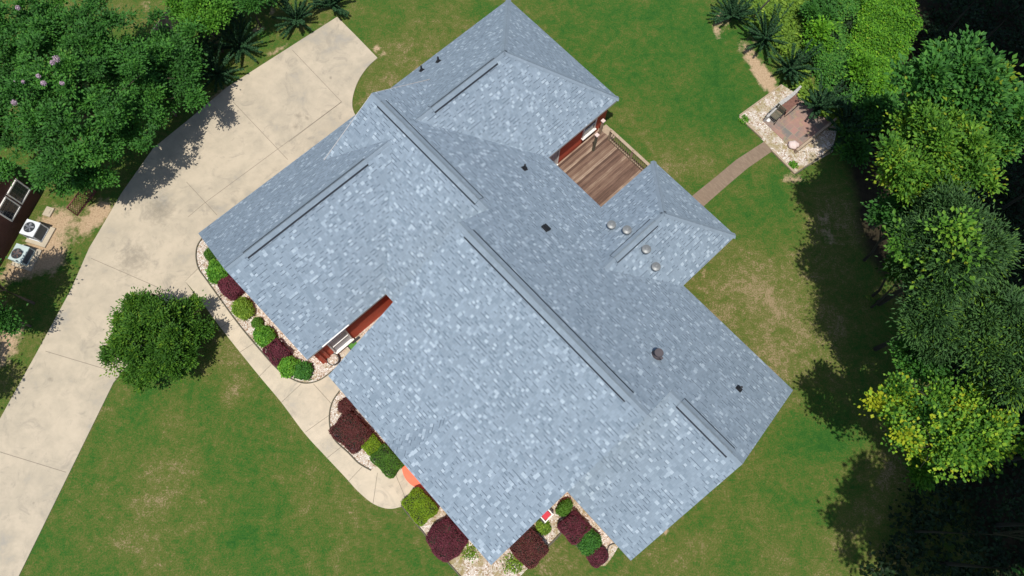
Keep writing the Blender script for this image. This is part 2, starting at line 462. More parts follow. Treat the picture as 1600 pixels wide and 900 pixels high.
def crown_points(rng, lobes, n_cl, per, spread, inner=0.12, flat=0.55, rag=0.28, bough=11, puff=.92):
    """twig clusters over the surface of several lobes; returns centre, outward dir, cluster tint"""
    lobes = np.asarray(lobes, float)                 # cx cy cz rx ry rz
    area = lobes[:, 3] * lobes[:, 4]; pr = area / area.sum()
    li = rng.choice(len(lobes), n_cl, p=pr)
    # boughs first, then twig clusters domed over each bough, so that crowns break into lit tufts with dark gaps
    nb = max(8, n_cl // bough)
    bi = rng.choice(len(lobes), nb, p=pr)
    bu = rdir(rng, nb); bu[:, 2] = np.where(bu[:, 2] < -0.2, -bu[:, 2], bu[:, 2])
    brd = np.clip(1 - np.abs(rng.normal(0, rag, nb)), .35, 1.0)
    bc = lobes[bi, :3] + bu * lobes[bi, 3:] * brd[:, None]
    br = rng.uniform(.55, 1.25, nb) * np.sqrt((lobes[:, 3] * lobes[:, 4]).sum() / nb) * puff
    k_ = rng.integers(0, nb, n_cl); li = bi[k_]
    u = rdir(rng, n_cl); u[:, 2] = np.where(u[:, 2] < -0.1, -u[:, 2] * .7, u[:, 2]); u = u + .45 * bu[k_]; u /= np.linalg.norm(u, axis=1, keepdims=True)
    cc = bc[k_] + u * br[k_][:, None] * np.array([1, 1, .75]) * np.clip(1 - np.abs(rng.normal(0, .22, n_cl)), .3, 1.1)[:, None]
    isn = rng.random(n_cl) < inner
    cc[isn] = lobes[li[isn], :3] + (cc[isn] - lobes[li[isn], :3]) * rng.uniform(.3, .8, (isn.sum(), 1))
    btint = rng.normal(0, .8, nb)[k_]
    # drop clusters deep inside another lobe
    keep = np.ones(n_cl, bool)
    for j, l in enumerate(lobes):
        q = np.linalg.norm((cc - l[:3]) / l[3:], axis=1)
        keep &= ~((q < 0.6) & (li != j) & (rng.random(n_cl) < 0.8))
    cc, u, btint = cc[keep], u[keep], btint[keep]
    k = len(cc)
    tcl = rng.normal(0, .7, k) + btint
    c = np.repeat(cc, per, 0); uu = np.repeat(u, per, 0); tc = np.repeat(tcl, per)
    sp = np.repeat(spread * rng.uniform(.6, 1.35, k), per)
    off = rng.normal(size=(len(c), 3)) * sp[:, None]; off[:, 2] *= flat
    d = off / (np.linalg.norm(off, axis=1, keepdims=True) + 1e-9) + 0.5 * uu + 0.35 * rdir(rng, len(c))
    nrm = np.array([0, 0, 1.0]) * 0.8 + 0.6 * uu + 0.75 * rdir(rng, len(c))
    return c + off, d, nrm, tc, cc

def lobes_of(rng, c, r, n, rmin=.42, rmax=.62, zsq=.8):
    """a crown of radius vector r broken into n smaller lobes"""
    out = [(c[0], c[1], c[2], r[0] * .72, r[1] * .72, r[2] * .8)]
    for i in range(n):
        a = 2 * math.pi * (i + rng.uniform(-.35, .35)) / n
        k = rng.uniform(.42, .64); s = rng.uniform(rmin, rmax) * .92
        out.append((c[0] + math.cos(a) * r[0] * k, c[1] + math.sin(a) * r[1] * k, c[2] + rng.uniform(-.45, .45) * r[2],
                    r[0] * s, r[1] * s, r[2] * s * zsq))
    return out

def make_tree(name, base, c, r, n_lobes, n_cl, per, leafL, leafW, spread, mat, seed, trunk_r=0.16, barkm=None,
              tint0=.42, tcl=.14, tj=.16, rag=.28, flat=.55, stems=1, inner=.12, bough=11, puff=.92, **kw):
    rng = np.random.default_rng(seed)
    t = empty(name, (base[0], base[1], 0), **kw)
    lb = lobes_of(rng, (c[0] - base[0], c[1] - base[1], c[2]), r, n_lobes)
    P, d, nrm, tc, cc = crown_points(rng, lb, n_cl, per, spread, rag=rag, flat=flat, inner=inner, bough=bough, puff=puff)
    L = leafL * rng.uniform(.7, 1.3, len(P))
    tint = tint0 + tcl * tc + rng.normal(0, tj, len(P))
    me = leaf_mesh('crown', P, d, nrm, L, L * (leafW / leafL), tint, mat)
    link('crown', me, t)
    bm = bmesh.new()
    rr = random.Random(seed)
    top = Vector((c[0] - base[0], c[1] - base[1], c[2]))
    for s in range(stems):
        off = Vector((rr.uniform(-.35, .35), rr.uniform(-.35, .35), 0)) if stems > 1 else Vector((0, 0, 0))
        mid = off + (top - off) * .5 + Vector((rr.uniform(-.2, .2), rr.uniform(-.2, .2), 0))
        tube(bm, [off + Vector((0, 0, -.1)), off + Vector((0, 0, .4)) + (mid - off) * .2, mid, top], [trunk_r, trunk_r * .8, trunk_r * .6, trunk_r * .35], 8)
    for l in lb[1:]:
        e = Vector(l[:3]); st = top * rr.uniform(.45, .7)
        m2 = (st + e) / 2 + Vector((0, 0, -.15 * r[2]))
        tube(bm, [st, m2, e], [trunk_r * .5, trunk_r * .36, trunk_r * .12], 6)
        for q in range(5):
            e2 = e + Vector((rr.uniform(-1, 1) * l[3], rr.uniform(-1, 1) * l[4], rr.uniform(0, .8) * l[5])) * .85
            tube(bm, [m2.lerp(e, rr.uniform(.3, 1)), (e + e2) / 2 + Vector((0, 0, .05)), e2], [trunk_r * .2, trunk_r * .13, trunk_r * .04], 5)
    build('trunk', bm, barkm or M['bark'], t)
    return t

def make_shrub(name, px, py, a, b, h, mat, seed, rot=0.0, squareness=2.0, n=1700, leaf=0.06, tint0=.45, tj=.2, loose=0.05, dens=1.0, core=True, **kw):
    """shrub as a shell of leaves over twigs; px, py is the middle of its top in the photo"""
    g = at(px, py, h * .55)
    if squareness > 2.3: a, b, squareness = a * .80, b * .80, squareness * 2.4
    else: a, b = a * .80, b * .80
    t = empty(name, (g.x, g.y, 0.0), rot, **kw)
    rng = np.random.default_rng(seed)
    n = int(n * dens)
    u = rdir(rng, n); u[:, 2] = np.abs(u[:, 2])
    sq = squareness
    s = u / ((np.abs(u) ** sq).sum(1, keepdims=True)) ** (1 / sq)
    wav = 1 + .05 * np.sin(u[:, 0] * 5 + seed) + .05 * np.sin(u[:, 1] * 6 + seed * 2)
    P = s * np.array([a, b, h * .62]) * wav[:, None]
    P *= (1 + rng.normal(0, loose, n))[:, None]
    P[:, 2] += h * .38 
    low = rng.random(n) < .22
    P[low, 2] = rng.uniform(.05, h * .45, low.sum())
    nr = u * .8 + np.array([0, 0, .7]) + (.45 if squareness > 2.3 else .65) * rdir(rng, n); d = rdir(rng, n) + u * .5
    L = leaf * rng.uniform(.7, 1.4, n)
    cl = np.sin(P[:, 0] * 9 + seed) * np.sin(P[:, 1] * 8 + seed * 3) * .12
    me = leaf_mesh('foliage', P, d, nr, L, L * .6, tint0 + cl + rng.normal(0, tj, n), mat)
    link('foliage', me, t)
    bm = bmesh.new()
    if core:
        bmesh.ops.create_icosphere(bm, subdivisions=3, radius=1.0)
        for v in bm.verts:
            c = v.co
            v.co = c / (sum(abs(x) ** sq for x in c)) ** (1 / sq)
            v.co = Vector((v.co.x * a * .88, v.co.y * b * .88, max(-.3, v.co.z) * h * .53 + h * .38))
            v.co *= 1 + .05 * math.sin(c.x * 7 + seed) * math.cos(c.y * 6)
    r_ = random.Random(seed)
    for k in range(7):
        an = r_.uniform(0, 6.28); q = r_.uniform(.3, .75)
        tube(bm, [(0, 0, -.03), (math.cos(an) * a * q * .5, math.sin(an) * b * q * .5, h * .4), (math.cos(an) * a * q, math.sin(an) * b * q, h * .8)], [.02, .015, .006], 5)
    build('branches', bm, M['barkd'], t)
    return t

# ---------------------------------------------------------------- ground sheet
def lawn():
    dx = np.concatenate([-np.array([900, 500, 250, 120, 70, 48]), np.arange(-36, 46.01, .4), np.array([56, 80, 130, 260, 500, 900])])
    dy = np.concatenate([-np.array([900, 500, 250, 120, 60, 30, 16]), np.arange(-8, 36.01, .4), np.array([44, 60, 100, 200, 400, 900])])
    X, Y = np.meshgrid(dx, dy)
    nx, ny = len(dx), len(dy)
    rng = np.random.default_rng(4)
    Z = np.zeros_like(X)
    me = bpy.data.meshes.new('lawn')
    me.vertices.add(nx * ny); me.vertices.foreach_set('co', np.stack([X, Y, Z], -1).reshape(-1))
    i = np.arange((nx - 1) * (ny - 1)); r, c = i // (nx - 1), i % (nx - 1)
    q = np.stack([r * nx + c, r * nx + c + 1, (r + 1) * nx + c + 1, (r + 1) * nx + c], 1).astype(np.int32)
    me.loops.add(q.size); me.loops.foreach_set('vertex_index', q.reshape(-1))
    me.polygons.add(len(q)); me.polygons.foreach_set('loop_start', np.arange(0, q.size, 4, dtype=np.int32))
    me.update(calc_edges=True)
    def field(blobs):
        F = np.zeros_like(X)
        for px, py, r, s, *e in blobs:
            p = at(px, py); rr = r / 29.0
            ex = e[0] if e else 1.0; an = math.radians(e[1]) if len(e) > 1 else 0
            ddx, ddy = X - p.x, Y - p.y
            x2 = ddx * math.cos(an) + ddy * math.sin(an); y2 = -ddx * math.sin(an) + ddy * math.cos(an)
            F += s * np.exp(-((x2 / (rr * ex)) ** 2 + (y2 / rr) ** 2))
        return F
    dry = field([(950, 90, 20, .35), (975, 70, 16, .35), (945, 105, 14, .3), (1050, 255, 55, .55), (1030, 275, 22, .5), (1160, 430, 80, .45), (1150, 500, 90, .65), (1250, 500, 90, .6),
                 (1220, 590, 60, .5), (1300, 330, 55, .5), (1290, 420, 50, .45), (1330, 790, 60, .5), (1250, 860, 60, .45), (1180, 700, 30, .35),
                 (620, 60, 60, .4), (585, 130, 45, .6), (650, 110, 40, .45), (700, 30, 60, .25), (880, 40, 30, .1), (980, 180, 70, .25), (330, 560, 26, .5), (350, 530, 30, .55), (365, 615, 14, .8),
                 (465, 797, 11, .9), (470, 660, 25, .45), (520, 810, 40, .3), (250, 740, 60, .35), (290, 710, 50, .4), (230, 830, 60, .35), (620, 850, 80, .2), (860, 870, 40, .75), (480, 740, 30, .3),
                 (1040, 850, 35, .3), (1120, 760, 30, .35), (1000, 880, 60, .15), (90, 560, 50, .35), (115, 430, 40, .3), (60, 640, 30, .3), (400, 130, 40, .5), (500, 20, 30, .5),
                 (570, 700, 50, .1), (1410, 700, 60, .5), (1395, 745, 35, .4), (1380, 660, 40, .2), (1100, 240, 60, .2), (1230, 210, 30, .3), (210, 30, 40, .2), (900, 25, 12, .5)])
    lush = field([(1010, 150, 110, .8, 1.6, -40), (1120, 60, 90, .8), (930, 30, 70, .5), (1150, 180, 60, .5), (1040, 30, 70, .6), (1290, 690, 60, .75), (1230, 760, 80, .5), (1210, 340, 60, .55), (1180, 300, 40, .5),
                  (1300, 660, 40, .4), (330, 700, 60, .45), (380, 800, 90, .6), (270, 620, 60, .3), (440, 700, 50, .3), (180, 720, 30, .4, 3, 65), (90, 860, 40, .3), (1110, 820, 60, .5), (1060, 200, 60, .35),
                  (620, 20, 50, .4), (760, 10, 40, .4), (110, 480, 40, .5), (420, 90, 30, .5), (600, 860, 60, .3), (690, 880, 40, .4), (1100, 330, 40, .4), (1270, 580, 30, .1), (410, 60, 20, .5)])
    soil = field([(1180, 100, 14, .85, 3.5, 120), (1198, 130, 14, .9, 2.2, 115), (1130, 25, 22, .8), (1122, 55, 10, .8, 2, 110), (1240, 278, 13, .85, 2.2, -10), (1180, 60, 30, .5), (590, 78, 9, .9, 1.8, -45), (603, 88, 8, .5),
                  (405, 45, 13, .95), (425, 15, 12, .9), (395, 20, 8, .5), (505, 38, 8, .7, 2, 35), (440, 75, 8, .75, 5, 33), (355, 145, 9, .7, 3, 33), (90, 345, 40, .85), (60, 395, 32, .85), (85, 410, 24, .6), (150, 345, 14, .7, 2.5, 62),
                  (15, 520, 28, .85), (5, 560, 22, .6), (20, 430, 24, .8), (70, 530, 10, .4), (1043, 833, 7, .95), (1274, 568, 7, .7), (1190, 640, 14, .35), (1100, 425, 10, .55, 3, 40), (1170, 480, 8, .6, 5, -40), (570, 165, 8, .5, 2, 80),
                  (560, 140, 8, .45, 2, 60), (363, 612, 8, .6), (1290, 340, 22, .6), (1295, 375, 16, .75), (1260, 500, 10, .35), (230, 5, 18, .6), (235, 25, 12, .6), (250, 55, 16, .4), (1410, 693, 12, .75, 2, 20),
                  (320, 130, 40, .5), (340, 70, 35, .55), (160, 320, 25, .5), (345, 520, 14, .45, 2.5, -50), (965, 873, 8, .3), (630, 800, 12, .5), (450, 480, 3, .1)])
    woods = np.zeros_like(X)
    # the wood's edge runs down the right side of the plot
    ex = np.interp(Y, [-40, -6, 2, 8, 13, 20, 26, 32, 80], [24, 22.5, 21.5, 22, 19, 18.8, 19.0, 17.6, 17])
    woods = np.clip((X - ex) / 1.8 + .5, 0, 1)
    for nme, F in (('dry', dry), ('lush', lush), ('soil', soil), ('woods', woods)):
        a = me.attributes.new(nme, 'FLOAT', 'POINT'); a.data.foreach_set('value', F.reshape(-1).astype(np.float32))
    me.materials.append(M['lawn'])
    tag(link('lawn', me), kind='structure')
lawn()

# ---------------------------------------------------------------- driveway, walk, beds
PX = lambda L: [at(*p) for p in L]
drive_l = PX([(-60, 759), (0, 656), (60, 548), (112, 452), (140, 388), (152, 368)]) + PX([(190, 303), (240, 232), (292, 190), (355, 137), (400, 108), (450, 76), (527, 27)])
drive_r = PX([(527, 27), (560, 60), (590, 91)]) + smooth_line(PX([(590, 91), (574, 106), (560, 127), (552, 150), (551, 168), (556, 182)]), 5)[1:]
gar = [hv(-18.45, 9.0), hv(-18.45, -0.9), hv(-19.05, -1.6)]
bedc = smooth_line(PX([(317, 372), (309, 385), (307, 402), (311, 420)]), 4)
wk_out = PX([(262, 446), (300, 478)])
drive_b = PX([(290, 440), (303, 458), (285, 476), (240, 520), (178, 598), (30, 900), (-8, 975), (-180, 975)])
slab('driveway', [Vector(p[:2]) for p in drive_l + drive_r + gar + bedc + drive_b], -.15, .045, M['conc'], kind='structure')
bm = bmesh.new()
def strip(bm, a, b, w, z):
    a, b = Vector(a[:2]), Vector(b[:2]); n = (b - a).normalized(); n = Vector((-n.y, n.x)) * w / 2
    f = bm.faces.new([bm.verts.new((*p, z)) for p in (a - n, b - n, b + n, a + n)])
    if f.normal.z < 0: f.normal_flip()
for a, b in (((457, 79), (534, 160)), ((534, 160), (452, 222)), ((320, 318), (534, 160)), ((292, 285), (340, 337)), ((360, 155), (450, 250)), ((143, 404), (228, 441)), ((72, 549), (172, 579)), ((0, 706), (104, 738)), ((320, 318), (294, 340)),
             ((228, 441), (262, 456)), ((290, 440), (328, 402))):
    strip(bm, at(*a), at(*b), .025, .049)
build('driveway_joints', bm, M['joint'], kind='structure')

walk_in = bedc[-1:] + smooth_line(PX([(311, 420), (322, 436), (345, 468), (372, 505), (405, 545), (432, 575), (452, 590), (476, 599), (500, 594), (522, 578), (540, 560), (575, 530)]), 5)[1:]
walk_mid = [hv(-9.2, 1.4), hv(-9.2, -1.0), hv(-9.0, -1.0)] + smooth_line(PX([(531, 611), (519, 630), (515, 655), (521, 684), (545, 708), (561, 724), (580, 735)]), 5)
walk_por = [hv(-5.4, -.95), hv(-3.1, -.95)]
walk_out = smooth_line(PX([(655, 768), (640, 785), (612, 795), (585, 788), (560, 768), (540, 746), (508, 712), (476, 677), (440, 629), (400, 581), (345, 512), (310, 464), (290, 440)]), 5)
slab('front_walk', [Vector(p[:2]) for p in walk_in + walk_mid + walk_por + walk_out], -.15, .05, M['walk'], kind='structure')
bm = bmesh.new()
for a, b in (((318, 475), (345, 458)), ((346, 512), (371, 495)), ((375, 551), (403, 533)), ((404, 590), (424, 570)), ((440, 629), (471, 600)), ((490, 600), (519, 632)), ((478, 675), (516, 648)), ((511, 716), (534, 698)),
             ((544, 753), (566, 730)), ((583, 788), (590, 739)), ((634, 779), (615, 733))):
    strip(bm, at(*a), at(*b), .022, .054)
build('front_walk_joints', bm, M['joint'], kind='structure')
# terracotta painted circle on the porch landing
c0 = at(664, 727)
slab('porch_landing', [Vector((c0.x + 1.05 * math.cos(a), c0.y + 1.05 * math.sin(a))) for a in [i * math.pi / 24 for i in range(48)]], .03, .058, M['terra'], kind='structure')

beds = {
 'garage_side': (smooth_line(PX([(317, 372), (309, 385), (307, 402), (311, 420), (322, 436), (345, 468), (372, 505), (405, 545), (432, 575), (452, 590), (476, 599), (500, 594), (522, 578)]), 5),
                 [at(575, 530), hv(-9.2, 1.4), hv(-9.6, 2.7), hv(-11.4, 2.7), hv(-11.4, -.9), hv(-18.9, -.9)]),
 'entry_side': (smooth_line(PX([(531, 611), (519, 630), (515, 655), (521, 684), (545, 708), (561, 724), (580, 735)]), 5), [hv(-5.4, -.9), hv(-8.8, -.9)]),
}
gp = beds['garage_side'][0] + [Vector(p[:2]) for p in beds['garage_side'][1]]
slab('gravel_bed', [Vector(p[:2]) for p in gp], -.1, .03, M['gravel'], kind='structure')
slab('gravel_bed', [Vector(p[:2]) for p in beds['entry_side'][0] + beds['entry_side'][1]], -.1, .032, M['gravel'], kind='structure')
front3 = smooth_line(PX([(627, 789), (640, 806), (660, 830), (687, 864), (712, 892), (740, 925)]), 4)
slab('gravel_bed', [Vector(p[:2]) for p in front3] + [Vector(p[:2]) for p in PX([(790, 925), (830, 882), (856, 856), (877, 833), (884, 826), (897, 846), (918, 868), (932, 885), (946, 884), (958, 868), (968, 850)])]
     + [hv(4.0, 3.4).xy, hv(.7, 3.4).xy, hv(.7, -.9).xy, hv(-3.0, -.9).xy, at(655, 768).xy], -.1, .03, M['gravel2'], kind='structure')

def edging(name, pts, label, r=.03, h=.07, mat=None):
    bm = bmesh.new()
    tube(bm, [(p[0], p[1], h) for p in pts], r, 6)
    tube(bm, [(p[0], p[1], h * .4) for p in pts], r, 6)
    build(name, bm, mat or M['edging'], label=label, cat='edging')
edging('bed_edging', beds['garage_side'][0], 'thin dark curved edging of the white gravel bed beside the garage wing')
edging('bed_edging', beds['entry_side'][0], 'thin dark curved edging of the small bed with bronze shrubs between walk and house')
edging('bed_edging', front3, 'dark edging line between the front lawn and the bed below the lime hedge')
edging('bed_edging', PX([(841, 869), (852, 858), (865, 845), (877, 832)]), 'black edging border from the large burgundy shrub up to the recess bed', .045, .06)
edging('bed_edging', PX([(896, 848), (907, 859), (918, 868)]), 'short dark edging piece below the rounded green shrub in the recess bed', .035, .05)
edging('bed_edging', smooth_line(PX([(963, 848), (952, 852), (949, 861), (950, 872), (943, 880)]), 4), 'loose black hose-like edging curling at the right end of the recess bed', .025, .05, M['black'])

# brick path and flagstone patio in the back yard
def uv_slab(name, pts, z0, z1, mat, rot=0.0, **kw):
    o = slab(name, pts, z0, z1, mat, **kw)
    me = o.data; ul = me.uv_layers.new(name='UVMap')
    for l in me.loops:
        c = me.vertices[l.vertex_index].co
        x, y = Vector((c.x, c.y)).dot(U), Vector((c.x, c.y)).dot(V)
        ul.data[l.index].uv = (x, y)
    return o
M['path'] = mat_brick('path_brick', (0.24, 0.17, 0.115), (0.19, 0.13, 0.088), (0.17, 0.14, 0.095))
def mat_flag():
    m, nt, b = newmat('flagstone')
    uv = N(nt, 'ShaderNodeUVMap').outputs[0]
    bt = N(nt, 'ShaderNodeTexBrick', offset=.35, squash=.6, squash_frequency=3); nt.links.new(uv, bt.inputs['Vector'])
    bt.inputs['Color1'].default_value = (0.15, 0.145, 0.13, 1); bt.inputs['Color2'].default_value = (0.30, 0.17, 0.14, 1); bt.inputs['Mortar'].default_value = (0.26, 0.22, 0.15, 1)
    bt.inputs['Scale'].default_value = 1; bt.inputs['Brick Width'].default_value = .55; bt.inputs['Row Height'].default_value = .42; bt.inputs['Mortar Size'].default_value = .012
    n1 = noise(nt, pos(nt), 1.1, 5, .7, .5)
    c = mix(nt, math_n(nt, 'MULTIPLY', math_n(nt, 'ADD', n1, -.42, clamp=True), 4.5, clamp=True), bt.outputs[0], ramp(nt, noise(nt, pos(nt), 3, 4, .7), [(.3, (.36, .20, .15)), (.55, (.30, .17, .13)), (.7, (.30, .28, .12))]))
    nt.links.new(c, b.inputs['Base Color']); b.inputs['Roughness'].default_value = .85
    return m
M['flag'] = mat_flag()
uv_slab('garden_path', [Vector(p[:2]) for p in PX([(1040, 341), (1084, 304), (1120, 275), (1150, 250), (1202, 216), (1217, 229), (1168, 263), (1135, 291), (1102, 320), (1060, 362)])], -.1, .02, M['path'], kind='structure')
uv_slab('gravel_border', [Vector(p[:2]) for p in PX([(1155, 182), (1222, 133), (1250, 150), (1308, 200), (1300, 238), (1242, 272)])], -.1, .03, M['gravel2'], kind='structure')
uv_slab('patio', [Vector(p[:2]) for p in PX([(1190, 188), (1206, 178), (1245, 145), (1262, 158), (1302, 187), (1291, 196), (1242, 238)])], -.1, .06, M['flag'], kind='structure')
def beam(name, a, b, w, h, mat, label, cat, z0=0.0):
    a, b = Vector(a), Vector(b); bm = bmesh.new(); d = b - a
    box(bm, ((a.x + b.x) / 2, (a.y + b.y) / 2, z0 + h / 2), (d.xy.length, w, h), math.atan2(d.y, d.x))
    bmesh.ops.bevel(bm, geom=bm.edges[:], offset=.012, segments=1, affect='EDGES')
    build(name, bm, mat, label=label, cat=cat)
beam('border_timber', at(1155, 184), at(1191, 217), .11, .12, M['rail'], 'timber edging left of the path at the gravel border of the back patio', 'timber edging')
beam('border_timber', at(1205, 235), at(1242, 272), .11, .12, M['rail'], 'timber edging right of the path at the gravel border of the back patio', 'timber edging')
beam('border_timber', at(1155, 181), at(1221, 133), .07, .08, M['rail'], 'thin timber along the lawn side of the patio gravel border', 'timber edging')
beam('border_timber', at(1243, 272), at(1302, 232), .07, .08, M['edging'], 'greenish timber along the lower side of the patio gravel border', 'timber edging')
beam('patio_beam', at(1241, 240), at(1303, 190), .13, .38, M['rail'], 'raised wooden beam along the lower right side of the flagstone patio', 'beam')
# whitish low wall of curved beam behind the chair
bm = bmesh.new()
a, b = at(1193, 191), at(1245, 143)
d = (b - a); nn = Vector((-d.y, d.x, 0)).normalized()
K = 14
for i in range(K):
    t0, t1 = i / K, (i + 1) / K
    for j, (p, q) in enumerate([(a.lerp(b, t0), a.lerp(b, t1))]):
        w = .08 + .13 * math.sin(math.pi * (t0 + t1) / 2) ** .6
        m_ = (p + q) / 2 + nn * .05 * math.sin(math.pi * t0 * 2)
        box(bm, (m_.x, m_.y, .28), ((q - p).length * .97, w, .56), math.atan2(d.y, d.x))
build('patio_wall', bm, M['beam'], label='narrow whitish wall of blocks, tapered at both ends, on the upper left side of the patio', cat='garden wall')

def patio_chair():
    p = at(1211, 181, .35); t = empty('patio_chair', (p.x, p.y, .06), YAW + math.radians(0), label='grey-brown metal patio chair with dark frame beside the whitish wall', cat='chair')
    bm = bmesh.new()
    for k in range(6): box(bm, (-.22 + .088 * k, 0, .42), (.07, .5, .02))
    build('seat', bm, M['post'], t)
    bm = bmesh.new()
    for k in range(6): box(bm, (-.22 + .088 * k, .27, .66), (.06, .02, .46))
    box(bm, (0, .27, .9), (.56, .03, .04))
    build('backrest', bm, M['post'], t)
    for sx in (-1, 1):
        bm = bmesh.new(); tube(bm, [(sx * .28, -.27, 0), (sx * .28, -.27, .62), (sx * .28, .1, .64), (sx * .28, .29, .62)], .02); build('armrest', bm, M['black'], t)
        bm = bmesh.new(); tube(bm, [(sx * .27, .29, 0), (sx * .27, .27, .9)], .018); build('leg', bm, M['black'], t)
patio_chair()
p = at(1232, 164, .3)
t = empty('fire_pit_grate', (p.x, p.y, .06), YAW, label='rusty brown low table with curved rail in the middle of the whitish wall', cat='low table')
bm = bmesh.new(); box(bm, (0, 0, .40), (.55, 1.15, .03)); build('table_top', bm, M['rust'], t)
for sx in (-1, 1):
    for sy in (-1, 1):
        bm = bmesh.new(); cyl(bm, (sx * .23, sy * .5, 0), (sx * .23, sy * .5, .385), .02); build('leg', bm, M['black'], t)
bm = bmesh.new(); tube(bm, [(.34, -.65, .3), (.40, -.3, .42), (.40, .3, .42), (.34, .6, .3)], .02); build('rail', bm, M['black'], t)
t.name = 'low_table'
bm = bmesh.new()
bmesh.ops.create_icosphere(bm, subdivisions=3, radius=1)
rr = random.Random(3)
for v in bm.verts:
    v.co = Vector((v.co.x * .30, v.co.y * .24, v.co.z * .16)) * (1 + .08 * math.sin(v.co.x * 8) + .06 * math.sin(v.co.y * 11))
p = at(1239, 227, .12)
o = build('pale_stone', bm, M['stone'], smooth=True, label='pale pink rounded stone at the lower corner of the flagstone patio', cat='stone'); o.location = (p.x, p.y, .17)
p = at(1200, 188, .1)
bm = bmesh.new(); bmesh.ops.create_icosphere(bm, subdivisions=2, radius=.13, matrix=Matrix.Diagonal((1, 1, .7, 1)))
o = build('white_rock', bm, M['white'], label='small white rock at the left corner of the patio below the whitish wall', cat='rock'); o.location = (p.x, p.y, .12)

# ---------------------------------------------------------------- the house
E = 2.8
house = empty('house', (0, 0, 0), YAW, label='red-walled single-storey house with blue-grey shingle roof of several gables and hips', cat='house')

def planes(name, polys, mats, parent, mis=None):
    bm = bmesh.new(); uvl = bm.loops.layers.uv.new('UVMap')
    for i, P in enumerate(polys):
        f = bm.faces.new([bm.verts.new(p) for p in P]); f.normal_update()
        if f.normal.z < -1e-4: f.normal_flip(); f.normal_update()
        n = f.normal.copy()
        e = Vector((0, 0, 1)).cross(n)
        e = Vector((1, 0, 0)) if e.length < 1e-3 else e.normalized()
        s = n.cross(e)
        for l in f.loops: l[uvl].uv = (l.vert.co.dot(e) + 50, l.vert.co.dot(s) + 50)
        if mis: f.material_index = mis[i]
    return build(name, bm, mats, parent)

gz, az, bz, pz = 5.7, 6.143, 7.2, 4.7      # ridge heights: garage and back wing, long rear ridge, high front ridge, sunroom
GR, AV, BV, PR = -15.13, 8.27, 6.68, -4.62
FV, FZ = 2.85, 4.85                     # where the front slope eases off over the porch
GH, PH, GL_ = 14.35, 14.35, -17.25      # hip points, left gablet
FS = (FZ - E) / (FV + 1.27)
W0, W1, APX = (-5.62, -1.27, E), (-4.58, -1.27, E + .46), (-4.29, 1.80, E + 3.07 * FS)
roof_polys = [
    [(-18.92, -1.5, E), (GR, -1.5, gz), (GR, GH, gz), (-18.92, 18.2, E)],
    [(-10.76, -1.5, E), (-10.76, 18.2, E), (GR, GH, gz), (GR, -1.5, gz)],
    [(-18.92, 18.2, E), (GR, GH, gz), (-10.76, 18.2, E)],
    [(GL_, 3.0, E), (-9.56, 3.0, E), (-9.56, AV, az), (GL_, AV, az)],
    [(GL_, 13.3, E), (GL_, AV, az), (-9.56, AV, az), (-9.56, 13.3, E)],
    [(.99, 3.0, E), (4.78, 3.0, E), (4.78, AV, az), (.99, AV, az)],
    [(.99, 13.3, E), (.99, AV, az), (4.78, AV, az), (4.78, 13.3, E)],
    [(-9.56, 3.0, E), (-9.56, 13.3, E), (-9.56, AV, az)], [(.99, 3.0, E), (.99, 13.3, E), (.99, AV, az)],
    # high front block with the raised right-hand part over the entry
    [(-9.57, -1.27, E), W0, APX, (-4.29, FV, FZ), (-9.57, FV, FZ)],
    [APX, (1.0, 1.80, APX[2]), (1.0, FV, FZ), (-4.29, FV, FZ)],
    [W0, W1, APX],
    [W1, (1.0, -1.27, W1[2]), (1.0, 1.80, APX[2]), APX],
    [(-9.57, FV, FZ), (1.0, FV, FZ), (1.0, BV, bz), (-9.57, BV, bz)],
    [(-9.57, 13.3, E + .006), (-9.57, BV, bz), (1.0, BV, bz), (1.0, 13.3, E + .006)],
    [(-7.17, 9.0, E), (-7.17, 16.95, E), (PR, PH, pz), (PR, 9.0, pz)],
    [(-1.82, 16.95, E), (-1.82, 9.0, E), (PR, 9.0, pz), (PR, PH, pz)],
    [(-7.17, 16.95, E), (-1.82, 16.95, E), (PR, PH, pz)],
]
roof = planes('roof', roof_polys, [M['shingle']], house)

